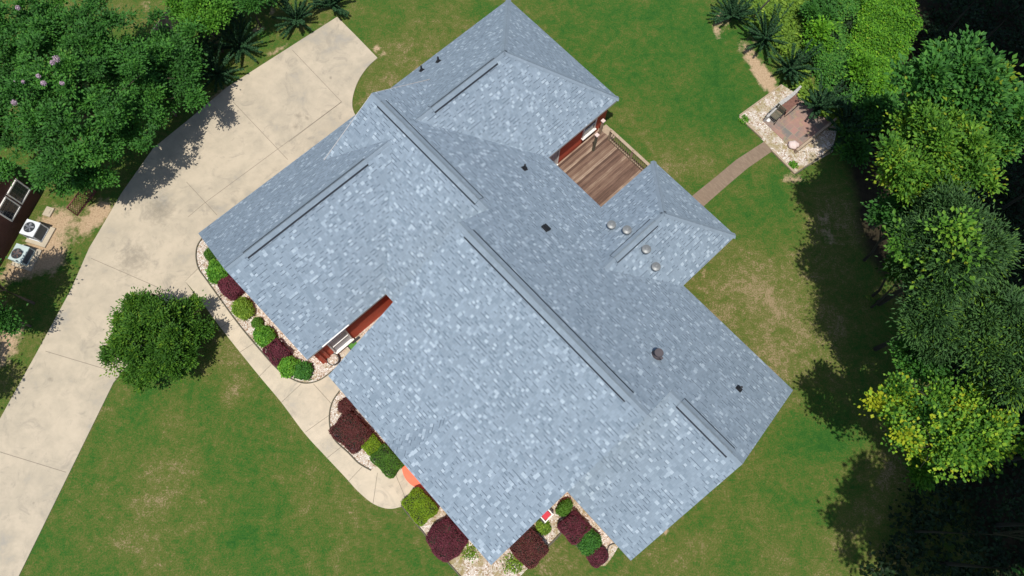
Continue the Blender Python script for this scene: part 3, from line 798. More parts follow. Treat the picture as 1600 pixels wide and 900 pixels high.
# fascia boards and soffits under the roof edge
bm = bmesh.new()
def fas(a, b, h=.16, th=.025):
    a, b = Vector(a), Vector(b); d = b - a; n = Vector((-d.y, d.x, 0)).normalized() * th
    q = [a + Vector((0, 0, -.012)), b + Vector((0, 0, -.012)), b + Vector((0, 0, -h)), a + Vector((0, 0, -h))]
    for s in (0, 1):
        vs = [bm.verts.new(x + (n if s else Vector())) for x in q]
        bm.faces.new(vs)
    bm.faces.new([bm.verts.new(x) for x in (q[3], q[2], q[2] + n, q[3] + n)])
    bm.faces.new([bm.verts.new(x) for x in (q[0], q[1], q[1] + n, q[0] + n)])
    for k in (0, 1): pass
for a, b in [((-18.92, 18.2, E), (-18.92, -1.5, E)), ((-18.92, -1.5, E), (GR, -1.5, gz)), ((GR, -1.5, gz), (-10.76, -1.5, E)), ((-10.76, -1.5, E), (-10.76, 3.0, E)),
             ((-10.76, 3.0, E), (-9.57, 3.0, E)), ((-9.57, BV, bz), (-9.57, FV, FZ)), ((-9.57, FV, FZ), (-9.57, -1.27, E)), ((-9.57, -1.27, E), W0), (W0, W1), (W1, (1.0, -1.27, W1[2])), ((1.0, -1.27, W1[2]), (1.0, 1.8, APX[2])),
             ((1.0, 1.8, APX[2]), (1.0, FV, FZ)), ((1.0, FV, FZ), (1.0, BV, bz)), ((1.0, 3.0, E), (4.78, 3.0, E)), ((4.78, 3.0, E), (4.78, AV, az)), ((4.78, AV, az), (4.78, 13.3, E)), ((4.78, 13.3, E), (-1.82, 13.3, E)),
             ((-1.82, 13.3, E), (-1.82, 16.95, E)), ((-1.82, 16.95, E), (-7.17, 16.95, E)), ((-7.17, 16.95, E), (-7.17, 13.3, E)), ((-7.17, 13.3, E), (-10.76, 13.3, E)),
             ((-10.76, 13.3, E), (-10.76, 18.2, E)), ((-10.76, 18.2, E), (-18.92, 18.2, E)), ((GL_, 4.6, 3.87), (GL_, AV, az)), ((GL_, AV, az), (GL_, 11.8, 3.85))]:
    fas(a, b)
build('fascia', bm, M['trim'], roof)

# walls: one prism per block, with gables
def prism(name, foot, z0, z1, mat, parent, extra=()):
    bm = bmesh.new(); uvl = bm.loops.layers.uv.new('UVMap')
    n = len(foot); polys = [[(*foot[i], z0), (*foot[(i + 1) % n], z0), (*foot[(i + 1) % n], z1), (*foot[i], z1)] for i in range(n)] + list(extra)
    for P in polys:
        f = bm.faces.new([bm.verts.new(p) for p in P]); f.normal_update(); n_ = f.normal
        e = Vector((0, 0, 1)).cross(n_); e = e.normalized() if e.length > 1e-3 else Vector((1, 0, 0))
        for l in f.loops: l[uvl].uv = (l.vert.co.dot(e) + 40, l.vert.co.z + 5)
    return build(name, bm, mat, parent)
ZT = E - .13
foot = [(-18.62, -1.2), (-11.01, -1.2), (-11.01, 3.3), (-9.27, 3.3), (-9.27, -.97), (.7, -.97), (.7, 3.3), (4.48, 3.3), (4.48, 13.0), (-2.12, 13.0), (-2.12, 16.65), (-6.87, 16.65), (-6.87, 13.0), (-11.06, 13.0), (-11.06, 17.9), (-18.62, 17.9)]
gab = [
    [(-18.62, -1.2, ZT), (-11.01, -1.2, ZT), (GR, -1.2, gz - .06)],
    [(-17.0, 4.2, 3.5), (-17.0, 12.2, 3.5), (-17.0, AV, az - .06)],
    [(-9.27, -.97, ZT), (-9.27, 12.9, ZT), (-9.27, BV, bz - .08), (-9.27, FV, FZ - .08)],
    [(.7, -.97, ZT), (.7, 12.9, ZT), (.7, BV, bz - .08), (.7, FV, FZ - .08)],
    [(.7, -.97, ZT + .002), (.7, -.97, E + .33), (.7, 1.8, APX[2] - .08), (.7, 1.8, ZT + .002)],
    [(4.48, 3.3, ZT), (4.48, 13.0, ZT), (4.48, AV, az - .06)],
    [(-4.6, -.97, ZT), (.7, -.97, ZT), (.7, -.97, E + .36), (-4.6, -.97, E + .36)],
]
wall = prism('wall', foot, -.2, ZT, M['brick'], house)
M['gable_grey'] = simple('unseen_gable_grey', (.22, .25, .29), .8)  # unseen gables, made grey so no red bounce tints the roof
prism('unseen_gable', [(-1, 5), (-1.1, 5), (-1.1, 5.1), (-1, 5.1)], 3, 3.1, M['gable_grey'], house, gab)
# soffit
bm = bmesh.new()
for (u0, u1, v0, v1) in ((-18.9, -10.78, -1.48, 18.18), (-10.78, 4.76, 3.02, 13.28), (-9.55, .98, -1.25, 3.02), (-7.15, -1.84, 13.28, 16.93)):
    bm.faces.new([bm.verts.new(p) for p in ((u0, v0, E - .14), (u0, v1, E - .14), (u1, v1, E - .14), (u1, v0, E - .14))])
build('soffit', bm, M['trim'], roof)

# ridge caps and vents
def ridge(name, p0, p1, n1, n2, w, lift, vent, mats):
    """two strips folded over a ridge line; n1, n2 = normals of the two slopes"""
    p0, p1 = Vector(p0), Vector(p1); t = (p1 - p0).normalized()
    bm = bmesh.new(); uvl = bm.loops.layers.uv.new('UVMap')
    for n in (Vector(n1).normalized(), Vector(n2).normalized()):
        d = t.cross(n); d = d if d.z < 0 else -d; d.normalize()
        q = [p0 + n * lift, p1 + n * lift, p1 + d * w + n * lift, p0 + d * w + n * lift]
        f = bm.faces.new([bm.verts.new(x) for x in q])
        for l, uvc in zip(f.loops, ((0, 0), (0, 1), (1, 1), (1, 0))): l[uvl].uv = (uvc[0] * w + 3.3, uvc[1] * (p1 - p0).length + 7)
        f.normal_update()
        lo = [q[3], q[2], q[2] - n * (lift - .001), q[3] - n * (lift - .001)]
        f2 = bm.faces.new([bm.verts.new(x) for x in lo]); f2.material_index = 1 if vent else 0
        for e0, e1 in ((q[0], q[3]), (q[1], q[2])):
            bm.faces.new([bm.verts.new(x) for x in (e0, e1, e1 - n * lift, e0 - n * lift)])
        if vent:
            o = .135 if n.y > .3 else (.10 if n.x < -.3 else .085)
            s = [q[3] - n * (lift - .014), q[2] - n * (lift - .014), q[2] + d * o - n * (lift - .014), q[3] + d * o - n * (lift - .014)]
            bm.faces.new([bm.verts.new(x) for x in s]).material_index = 1
    return build(name, bm, mats, roof)
CM = [M['cap'], M['vslot']]
def rv(p0, p1, n1, n2): return ridge('ridge_vent', p0, p1, n1, n2, .21, .075, True, CM)
def rc(p0, p1, n1, n2, w=.15): return ridge('ridge_cap', p0, p1, n1, n2, w, .018, False, CM)
gL, gR, gK = (-(gz - E) / (GR + 18.92), 0, 1), ((gz - E) / (-10.76 - GR), 0, 1), (0, (gz - E) / (18.2 - GH), 1)
aF, aK = (0, -(az - E) / (AV - 3.0), 1), (0, (az - E) / (13.3 - AV), 1)
bF, bK = (0, -(bz - FZ) / (BV - FV), 1), (0, (bz - E) / (13.3 - BV), 1)
pL, pR, pK = (-(pz - E) / (PR + 7.17), 0, 1), ((pz - E) / (-1.82 - PR), 0, 1), (0, (pz - E) / (16.95 - PH), 1)
rv((GR, -.5, gz), (GR, 6.0, gz), gL, gR); rc((GR, -1.5, gz), (GR, 7.3, gz), gL, gR)
rv((GR, 9.87, gz), (GR, 13.75, gz), gL, gR); rc((GR, 9.1, gz), (GR, GH, gz), gL, gR)
rv((-16.65, AV, az), (-10.15, AV, az), aF, aK); rc((GL_, AV, az), (-9.57, AV, az), aF, aK)
rv((-9.0, BV, bz), (.07, BV, bz), bF, bK); rc((-9.57, BV, bz), (1.0, BV, bz), bF, bK)
rv((1.58, AV, az), (4.22, AV, az), aF, aK); rc((1.0, AV, az), (4.78, AV, az), aF, aK)
rv((PR, 11.18, pz), (PR, 13.78, pz), pL, pR); rc((PR, 10.6, pz), (PR, PH, pz), pL, pR)
rc((-18.92, 18.2, E), (GR, GH, gz), gL, gK); rc((-10.76, 18.2, E), (GR, GH, gz), gR, gK)
rc((-7.17, 16.95, E), (PR, PH, pz), pL, pK); rc((-1.82, 16.95, E), (PR, PH, pz), pR, pK)

# things standing on the roof (all fixed to it)
def roof_z(u, v):
    def up(n, d): return E + math.hypot(n[0], n[1]) * d
    c = []
    if -18.92 < u < -10.76 and v < 18.2: c.append(min(up(gL, u + 18.92), up(gR, -10.76 - u), up(gK, 18.2 - v)))
    if GL_ < u < 4.78 and 3 < v < 13.3: c.append(min(up(aF, v - 3), up(aK, 13.3 - v)))
    if -9.57 < u < 1 and -1.27 < v < 13.3: c.append(min(E + FS * (v + 1.27) if v < FV else FZ + (v - FV) * -bF[1], up(bK, 13.3 - v)))
    if -7.17 < u < -1.82 and 9 < v < 16.95: c.append(min(up(pL, u + 7.17), up(pR, -1.82 - u), up(pK, 16.95 - v)))
    return max(c)
def on_roof(px, py):
    """point of the roof that the photo shows at px, py"""
    for k in range(900, 0, -1):
        z = k * .01
        p = at(px, py, z).xy; u, v = p.dot(U), p.dot(V)
        try:
            if roof_z(u, v) >= z: return Vector((u, v, roof_z(u, v)))
        except ValueError: pass
for q in ((954, 355), (978, 363), (1008, 393), (1023, 420)):
    p = on_roof(*q)
    bm = bmesh.new()
    cyl(bm, p + Vector((0, 0, -.1)), p + Vector((0, 0, .25)), .11, .11, 16)
    cyl(bm, p + Vector((0, 0, .20)), p + Vector((0, 0, .25)), .10, .20, 20)
    cyl(bm, p + Vector((0, 0, .25)), p + Vector((0, 0, .33)), .215, .20, 20)
    cyl(bm, p + Vector((0, 0, .33)), p + Vector((0, 0, .37)), .20, .10, 20)
    cyl(bm, p + Vector((0, 0, .37)), p + Vector((0, 0, .40)), .09, .05, 16)
    build('roof_vent', bm, M['galv'], roof, smooth=False)
for q in ((1155, 607), (820, 263), (659, 110), (685, 96)):
    p = on_roof(*q); bm = bmesh.new()
    sl2 = 1 if q[0] > 700 else 0
    cyl(bm, p + Vector((0, 0, -.05)), p + Vector((0, 0, .34)), .05, .05, 12)
    cyl(bm, p + Vector((0, 0, .0)), p + Vector((0, 0, .12)), .12, .06, 14)
    if sl2: box(bm, p + Vector((0, -.02, .01)), (.28, .30, .02), 0, 0, Matrix.Rotation(-.59, 4, 'X'))
    else: box(bm, p + Vector((0, 0, .01)), (.26, .26, .02), 0, 0, Matrix.Rotation(-.59, 4, 'Y'))
    build('plumbing_vent_pipe', bm, M['black'], roof)
p = on_roof(853, 357); bm = bmesh.new()
box(bm, p + Vector((0, 0, .05)), (.34, .30, .12), 0, 0, Matrix.Rotation(-.59, 4, 'X'))
box(bm, p + Vector((0, .05, .10)), (.26, .16, .05), 0, 0, Matrix.Rotation(-.59, 4, 'X'))
build('exhaust_hood', bm, M['black'], roof)
p = on_roof(1025, 556); bm = bmesh.new()
cyl(bm, p + Vector((0, 0, -.1)), p + Vector((0, 0, .55)), .10, .10, 16)
cyl(bm, p + Vector((0, 0, .02)), p + Vector((0, 0, .16)), .24, .12, 18)
cyl(bm, p + Vector((0, 0, .55)), p + Vector((0, 0, .60)), .19, .17, 18)
box(bm, p + Vector((.16, .04, .12)), (.22, .10, .16))
build('flue_pipe', bm, simple('flue_brown', (.055, .045, .05), .5), roof)

# side window of the garage wing
def window(u, v0, v1, z0, z1, sgn=1, blind=True):
    w = empty('window'); w.parent = house
    bm = bmesh.new(); f = .07
    for a, b, c, d in ((v0 - f, v1 + f, z1, z1 + f), (v0 - f, v0, z0, z1), (v1, v1 + f, z0, z1)):
        box(bm, (u + sgn * .03, (a + b) / 2, (c + d) / 2), (.08, b - a, d - c))
    box(bm, (u + sgn * .03, (v0 + v1) / 2, (z0 + z1) / 2), (.05, v1 - v0, .035))
    build('frame', bm, M['white'], w)
    bm = bmesh.new(); box(bm, (u + sgn * .07, (v0 + v1) / 2, z0 - .04), (.16, v1 - v0 + .2, .08)); build('sill', bm, M['white'], w)
    bm = bmesh.new(); box(bm, (u + sgn * .005, (v0 + v1) / 2, (z0 + z1) / 2), (.02, v1 - v0, z1 - z0))
    build('pane', bm, M['blind'] if blind else M['glass'], w)
window(-11.01, -.38, .55, .35, 1.95)
window(-11.06, 16.2, 17.0, .95, 2.05, blind=False)
dr = empty('door'); dr.parent = house
bm = bmesh.new()
for a, b in ((13.32, 13.40), (14.32, 14.40)): box(bm, (-11.03, (a + b) / 2, 1.45), (.09, b - a, 2.1))
box(bm, (-11.03, 13.86, 2.55), (.09, 1.08, .10))
box(bm, (-11.02, 13.86, .38), (.16, 1.08, .06))
build('frame', bm, M['white'], dr)
bm = bmesh.new(); box(bm, (-11.045, 13.86, 1.45), (.03, .92, 2.08)); build('pane', bm, M['blind'], dr)
bm = bmesh.new()
for k in range(4): box(bm, (-11.02, 13.50 + .24 * k, 1.45), (.015, .02, 2.0))
build('glazing_bar', bm, M['white'], dr)
bm = bmesh.new()
box(bm, (-10.99, -1.02, 1.3), (.10, .10, 2.6)); box(bm, (-10.99, -.78, 1.3), (.07, .12, 2.6)); box(bm, (-10.93, -.62, .08), (.10, .55, .10))
build('downspout', bm, M['brick'], house)
bm = bmesh.new()
box(bm, (-10.74, .1, E + .03), (.05, 1.5, .06)); build('drip_rail', bm, M['white'], roof)
# garage doors on the drive side
for v0 in (.2, 3.2):
    bm = bmesh.new()
    for k in range(4): box(bm, (-18.66, v0 + 1.25, .3 + .53 * k), (.05, 2.5, .50))
    build('garage_door', bm, M['white'], house)
# front door and porch posts under the raised eave
bm = bmesh.new(); box(bm, (-3.2, -1.0, 1.1), (.95, .05, 2.1)); build('front_door', bm, M['terra'], house)

# ---------------------------------------------------------------- deck
deck = empty('wooden_deck', (0, 0, 0), YAW, label='weathered reddish brown wooden deck in the back corner of the house', cat='deck')
bm = bmesh.new()
u = -11.0; k = 0
rr = random.Random(8)
while u < -7.2:
    w = .137
    box(bm, (u + w / 2, 15.28 + rr.uniform(-.015, .015), .385 + rr.uniform(-.002, .002)), (w - .006, 4.5, .03))
    u += .14
build('floor_boards', bm, M['deck'], deck)
bm = bmesh.new()
box(bm, (-9.1, 17.50, .24), (3.9, .04, .24)); box(bm, (-7.15, 15.3, .24), (.04, 4.4, .24))
for uu in (-10.9, -10.2, -9.0, -7.9, -7.3):
    box(bm, (uu, 17.42, .1), (.09, .09, .5))
build('frame', bm, M['rail'], deck)
bm = bmesh.new(); box(bm, (-8.66, 17.38, 1.36), (3.15, .16, .04)); build('top_rail', bm, M['rail'], deck)
bm = bmesh.new(); box(bm, (-8.66, 17.38, .50), (3.1, .05, .09)); box(bm, (-8.66, 17.38, 1.27), (3.1, .05, .08)); build('bottom_rail', bm, M['rail'], deck)
b0 = None
for i in range(23):
    if b0 is None:
        bm = bmesh.new(); box(bm, (0, 0, 0), (.04, .04, .80)); b0 = build('baluster', bm, M['rail'], deck); o = b0
    else:
        o = b0.copy(); COL.objects.link(o); o.parent = deck
    o.location = (-10.12 + i * .132, 17.36, .90)
for u_, v_, h in ((-10.2, 17.38, 1.34), (-8.6, 17.38, 1.34), (-7.15, 17.38, 1.34)):
    bm = bmesh.new(); box(bm, (u_, v_, h / 2 + .1), (.09, .09, h)); build('post', bm, M['rail'], deck)
for (u_, v_, h, mt) in ((-10.30, 16.33, 1.55, 'post'), (-10.80, 17.36, 1.15, 'rail')):
    pn = empty('newel_post'); pn.parent = deck
    bm = bmesh.new(); box(bm, (u_, v_, .4 + h / 2), (.11, .11, h)); build('shaft', bm, M[mt], pn)
    bm = bmesh.new(); box(bm, (u_, v_, .4 + h + .03), (.19, .19, .06)); build('cap', bm, M['stone'], pn)
    for o_ in pn.children: o_.location.z = 0
bm = bmesh.new(); box(bm, (-10.6, 17.75, .17), (.9, .35, .06)); box(bm, (-10.6, 17.98, .06), (.9, .3, .05)); build('step', bm, M['rail'], deck)

# things near the garage side window
p = at(550, 537, .1)
t = empty('turf_mat', (p.x, p.y, .05), YAW, label='small bright green mat on the path in the gap beside the side window', cat='mat')
bm = bmesh.new(); box(bm, (0, 0, .02), (.44, .40, .04)); build('turf', bm, M['mat_green'], t)
bm = bmesh.new(); box(bm, (0, -.23, .015), (.46, .05, .03)); build('border', bm, M['black'], t)
p = at(556, 531, .1)
bm = bmesh.new(); box(bm, (0, 0, .03), (.13, .46, .06)); bmesh.ops.bevel(bm, geom=bm.edges[:], offset=.012, segments=2, affect='EDGES')
o = build('black_drain_tray', bm, M['black'], label='narrow black tray next to the green mat', cat='tray'); o.location = (p.x, p.y, .05); o.rotation_euler.z = YAW + math.pi / 2 - math.pi / 2
p = at(521, 562, .25)
t = empty('gravel_planter', (p.x, p.y, .03), label='round white planter full of pale gravel with dark rim near the wall corner', cat='planter')
bm = bmesh.new()
cyl(bm, (0, 0, 0), (0, 0, .32), .24, .30, 28)
build('pot', bm, M['black'], t)
bm = bmesh.new()
bmesh.ops.create_icosphere(bm, subdivisions=3, radius=.285, matrix=Matrix.Translation((0, 0, .27)) @ Matrix.Diagonal((1, 1, .42, 1)))
build('stones', bm, M['gravel'], t, smooth=True)
# walkway piece in the gap
slab('gap_path', [hv(-10.85, .1).xy, hv(-10.85, 1.15).xy, hv(-9.3, 1.15).xy, hv(-9.3, -1.0).xy, at(536, 563).xy], -.1, .055, M['walk'], kind='structure')

# red seat against the front of the main roof edge
p = at(851.5, 803, .45)
t = empty('garden_chair', (p.x, p.y, .03), YAW, label='small garden chair with red seat and white frame poking out from under the eave', cat='chair')
bm = bmesh.new(); box(bm, (0, 0, .42), (.42, .36, .06)); bmesh.ops.bevel(bm, geom=bm.edges[:], offset=.02, segments=2, affect='EDGES'); build('seat', bm, M['red'], t)
bm = bmesh.new(); box(bm, (.26, 0, .44), (.05, .56, .05)); build('front_rail', bm, M['white'], t)
for s in (-1, 1):
    bm = bmesh.new(); box(bm, (0, s * .23, .47), (.5, .05, .05)); build('armrest', bm, M['white'], t)
    bm = bmesh.new(); box(bm, (0, s * .30, .46), (.5, .05, .04)); build('side_bar', bm, M['black'], t)
    for sx in (-1, 1):
        bm = bmesh.new(); box(bm, (sx * .2, s * .26, .21), (.04, .04, .42)); build('leg', bm, M['black'], t)
bm = bmesh.new(); box(bm, (-.27, 0, .65), (.05, .5, .5)); build('backrest', bm, M['red'], t)

# ---------------------------------------------------------------- neighbour's house, fence, air conditioners
NA = math.radians(72.4)
nb = at(47, 335.5)
nh = empty('brick_house', (nb.x, nb.y, 0), NA, label="neighbour's dark brick house wall with white framed window at the left edge", cat='house')
# local x along the wall (towards the photo's top), local y away from our plot
prism('wall', [(-9, 0), (-9, 9), (1.12, 9), (1.12, 0)], -.1, 2.9, M['nbrick'], nh)
planes('roof', [[(-9.1, -.03, 2.92), (1.15, -.03, 2.92), (1.15, 4.5, 5.4), (-9.1, 4.5, 5.4)], [(-9.1, 9.05, 2.92), (1.15, 9.05, 2.92), (1.15, 4.5, 5.4), (-9.1, 4.5, 5.4)]], [M['shingle']], nh)
for x0 in (-.35, .62):
    w = empty('window'); w.parent = nh
    bm = bmesh.new()
    for a, b, c, d in ((x0 - .42, x0 + .42, .86, .93), (x0 - .42, x0 + .42, 1.95, 2.02), (x0 - .44, x0 - .38, .86, 2.02), (x0 + .38, x0 + .44, .86, 2.02)):
        box(bm, ((a + b) / 2, -.03, (c + d) / 2), (b - a, .07, d - c))
    build('frame', bm, M['white'], w)
    bm = bmesh.new(); box(bm, (x0, -.01, 1.44), (.78, .02, 1.04)); build('pane', bm, M['glass'], w)
    bm = bmesh.new()
    for k in (-1, 0, 1): box(bm, (x0 + k * .19, -.025, 1.44), (.012, .01, 1.04))
    for k in (-1, 0, 1): box(bm, (x0, -.028, 1.44 + k * .26), (.78, .01, .012))
    build('muntins', bm, simple('muntin_grey', (.16, .15, .13), .6), w)

def ac(px, py, h, sx, sy, mat, fan_c, label, fd, ang=0):
    p = at(px, py, h)
    t = empty('air_conditioner', (p.x, p.y, 0), NA + ang, label=label, cat='air conditioner', group='outdoor units by the brick wall')
    bm = bmesh.new(); box(bm, (-.03, -.08, .05), (sx + .30, sy + .34, .10)); build('pad', bm, M['conc'], t)
    bm = bmesh.new()
    box(bm, (0, 0, h - .04), (sx, sy, .07)); box(bm, (0, 0, .14), (sx, sy, .07))
    for a in (-1, 1):
        for b in (-1, 1): box(bm, (a * (sx / 2 - .03), b * (sy / 2 - .03), h / 2 + .05), (.06, .06, h - .16))
    bmesh.ops.bevel(bm, geom=bm.edges[:], offset=.008, segments=1, affect='EDGES')
    build('casing', bm, mat, t)
    bm = bmesh.new(); box(bm, (0, 0, h / 2 + .05), (sx - .07, sy - .07, h - .18))
    for k in range(11):
        x = -sx / 2 + .06 + k * (sx - .12) / 10
        box(bm, (x, -sy / 2 + .02, h / 2 + .05), (.014, .03, h - .18)); box(bm, (x, sy / 2 - .02, h / 2 + .05), (.014, .03, h - .18))
    build('coil_grille', bm, M['coil'], t)
    f = empty('fan'); f.parent = t; f.location = (fd[0], fd[1], h)
    bm = bmesh.new(); cyl(bm, (0, 0, -.005), (0, 0, .004), .27, .27, 32); build('opening', bm, M['black'], f)
    bm = bmesh.new()
    for k in range(5):
        a = k * 2 * math.pi / 5
        m_ = Matrix.Rotation(a, 4, 'Z') @ Matrix.Translation((.13, 0, .012)) @ Matrix.Rotation(.35, 4, 'X')
        bmesh.ops.create_cube(bm, size=1, matrix=m_ @ Matrix.Diagonal((.20, .11, .006, 1)))
    cyl(bm, (0, 0, .0), (0, 0, .03), .055, .05, 14); build('blades', bm, fan_c, f)
    bm = bmesh.new()
    for r_ in (.27, .21, .15, .09):
        tube(bm, [(r_ * math.cos(a), r_ * math.sin(a), .04) for a in [i * math.pi / 14 for i in range(29)]], .004, 4)
    for k in range(6):
        a = k * math.pi / 6; tube(bm, [(-.27 * math.cos(a), -.27 * math.sin(a), .042), (.27 * math.cos(a), .27 * math.sin(a), .042)], .004, 4)
    build('guard', bm, M['coil'], f)
ac(46.5, 356, .86, .80, .74, M['metal_w'], simple('fan_blade_grey', (.22, .22, .25), .5), 'larger pale grey air conditioner unit nearer the window of the brick house', (.02, .04))
ac(29, 395, .62, .86, .72, M['metal_g'], simple('fan_blade_brown', (.13, .07, .05), .5), 'lower green-grey air conditioner unit with brown fan, further from the window', (-.06, .06))
p = at(76, 331, .05); bm = bmesh.new(); box(bm, (0, 0, .05), (.5, .42, .10)); box(bm, (.03, 0, .11), (.28, .22, .03)); bmesh.ops.bevel(bm, geom=bm.edges[:], offset=.01, segments=1, affect='EDGES')
o = build('concrete_block', bm, M['conc'], label='small pale concrete block on the bare soil above the air conditioners', cat='block'); o.location = (p.x, p.y, 0); o.rotation_euler.z = NA
# lattice
a, b = at(121, 337), at(150, 300)
d = b - a; t = empty('lattice_panel', (a.x, a.y, 0), math.atan2(d.y, d.x), label='reddish brown lattice panel standing at the foot of the big flowering tree', cat='lattice')
L = d.length
bm = bmesh.new()
H = .95
for k in range(-7, 14):
    for s in (1, -1):
        x0 = k * .16; pts = []
        for zz in (0, H):
            pts.append((x0 + (zz if s == 1 else H - zz), zz))
        (xa, za), (xb, zb) = pts
        if xb != xa:
            def clipx(x):  # keep inside the panel
                return min(max(x, 0), L)
            ta, tb = clipx(xa), clipx(xb)
            if abs(ta - tb) > .05:
                m_ = (zb - za) / (xb - xa)
                tube(bm, [(ta, s * .012, za + (ta - xa) * m_), (tb, s * .012, za + (tb - xa) * m_)], .016, 4)
build('slats', bm, M['lattice'], t)
bm = bmesh.new()
for z_ in (.02, H): box(bm, (L / 2, 0, z_), (L, .05, .05))
for x_ in (0, L): box(bm, (x_, 0, H / 2), (.05, .05, H))
build('frame', bm, M['lattice'], t)
# board fence behind the left trees
a, b = at(330, -16), at(222, 138)
d = b - a; L = d.length; t = empty('board_fence', (a.x, a.y, 0), math.atan2(d.y, d.x), label='grey board fence half hidden by the trees at the top left', cat='fence')
bm = bmesh.new(); x = 0
rr = random.Random(2)
while x < L:
    box(bm, (x + .07, 0, .92 + rr.uniform(-.02, .02)), (.135, .02, 1.84)); x += .14
build('boards', bm, M['fence'], t)
bm = bmesh.new()
for z_ in (.3, .95, 1.6): box(bm, (L / 2, -.04, z_), (L, .05, .09))
build('rail', bm, M['fence'], t)
# leaning pole among the saplings at the top right
a = at(1208, -6, 3.0); b = at(1174, 29)
bm = bmesh.new(); tube(bm, [(b.x, b.y, 0), ((a.x + b.x) / 2, (a.y + b.y) / 2, 1.5), (a.x, a.y, 3.0)], .05, 8)
build('wooden_pole', bm, M['rail'], label='thin leaning wooden pole between the dark saplings at the top right', cat='pole')

# ---------------------------------------------------------------- clipped and loose shrubs in the beds
B1 = 'shrubs in the bed beside the garage wing'
B2 = 'shrubs in the small entry bed'
B3 = 'shrubs along the front eave'
B4 = 'shrubs in the recess bed'
A_ = YAW
shr = [
 # px, py, a, b, h, leaf, squareness, n, leafsize, label, group, tint0
 (329, 397, .36, .36, .55, 'boxd', 2, 1300, .06, 'smallest dark green dome shrub at the roof corner by the driveway', B1, .4),
 (342, 424, .70, .62, .80, 'bright', 2, 1600, .13, 'loose bright green shrub between the dark dome and the upper burgundy shrub', B1, .42),
 (361, 449, .66, .58, .80, 'burg', 2.4, 3000, .06, 'upper burgundy shrub in the garage side bed', B1, .5),
 (379, 481, .62, .55, .70, 'weed', 2, 2200, .09, 'pale green shrub just below the upper burgundy shrub', B1, .42),
 (402, 504, .31, .30, .50, 'boxd', 2, 1000, .07, 'tiny round green shrub halfway along the garage side bed', B1, .55),
 (413, 526, .60, .52, .75, 'bright', 2, 1500, .12, 'bright green shrub above the lower burgundy shrub', B1, .45),
 (433, 551, .60, .55, .80, 'burg', 2.4, 2800, .06, 'lower burgundy shrub in the garage side bed', B1, .45),
 (451, 572, .56, .52, .70, 'bright', 2, 1500, .13, 'bright green shrub below the lower burgundy shrub', B1, .5),
 (473, 579, .50, .46, .65, 'crape', 2, 1300, .12, 'darker green shrub at the roof corner at the end of the garage side bed', B1, .55),
 (541, 635, .46, .44, .60, 'brown', 2.2, 2200, .06, 'small bronze shrub at the top of the entry bed', B2, .5),
 (549, 674, .98, .80, .85, 'brown', 3.0, 6000, .055, 'large clipped bronze hedge block in the entry bed', B2, .5),
 (580, 695, .46, .46, .62, 'box', 2.6, 2200, .05, 'small lime green clipped ball in the entry bed', B2, .45),
 (605, 721, .78, .58, .80, 'boxd', 2.6, 4200, .05, 'dark green clipped dome at the lower end of the entry bed', B2, .45),
 (657, 791, .84, .66, .80, 'box', 3.2, 5600, .05, 'lime green clipped hedge block at the end of the curved walk', B3, .42),
 (698, 844, .96, .86, .90, 'burg', 3.2, 6500, .055, 'large clipped burgundy block between gravel strips under the front eave', B3, .42),
 (824, 855, .92, .78, .95, 'brown', 3.0, 5600, .055, 'bronze and burgundy clipped block left of the black edging', B4, .55),
 (849, 823, .38, .34, .45, 'weed', 2, 700, .10, 'small yellowish green shrub beside the red chair', B4, .35),
 (882, 793, .32, .46, .75, 'boxd', 2, 1700, .07, 'narrow dark green shrub in the inner corner of the recess bed', B4, .5),
 (896, 825, .64, .64, .90, 'burg', 2.8, 3600, .055, 'rounded burgundy shrub in the middle of the recess bed', B4, .45),
 (920, 846, .60, .60, .85, 'crape', 2.1, 2200, .10, 'rounded glossy green shrub between two burgundy shrubs in the recess bed', B4, .5),
 (934, 869, .46, .50, .60, 'burg', 2.4, 2200, .055, 'small burgundy shrub at the lower right of the recess bed', B4, .35),
]
for i, (px, py, a, b, h, lf, sq, n, ls, lab, grp, t0) in enumerate(shr):
    make_shrub('shrub', px, py, a, b, h, LEAF[lf], 100 + i, A_ + (.0 if i not in (10, 12) else .1), sq, int(n * 1.7), ls * .95, t0, .17,
               loose=.03 if sq > 2.3 else .10, label=lab, cat='shrub', group=grp)
for i, (px, py, r, n, lab) in enumerate([(735, 862, .45, 260, 'sparse low weeds in the gravel near the tip of the front roof corner'), (803, 880, .50, 420, 'patch of yellow green weeds left of the bronze block at the frame bottom'),
                                  (1163, 187, .28, 260, 'small bright green clump in the left corner of the patio border'), (1239, 258, .26, 300, 'small bright green clump in the lowest corner of the patio border')]):
    make_shrub('weed_clump', px, py, r, r * .8, .14, LEAF['weed' if i < 2 else 'bright'], 200 + i, 0, 2, n, .09, .45, .2, loose=.3, core=False, label=lab, cat='weeds')

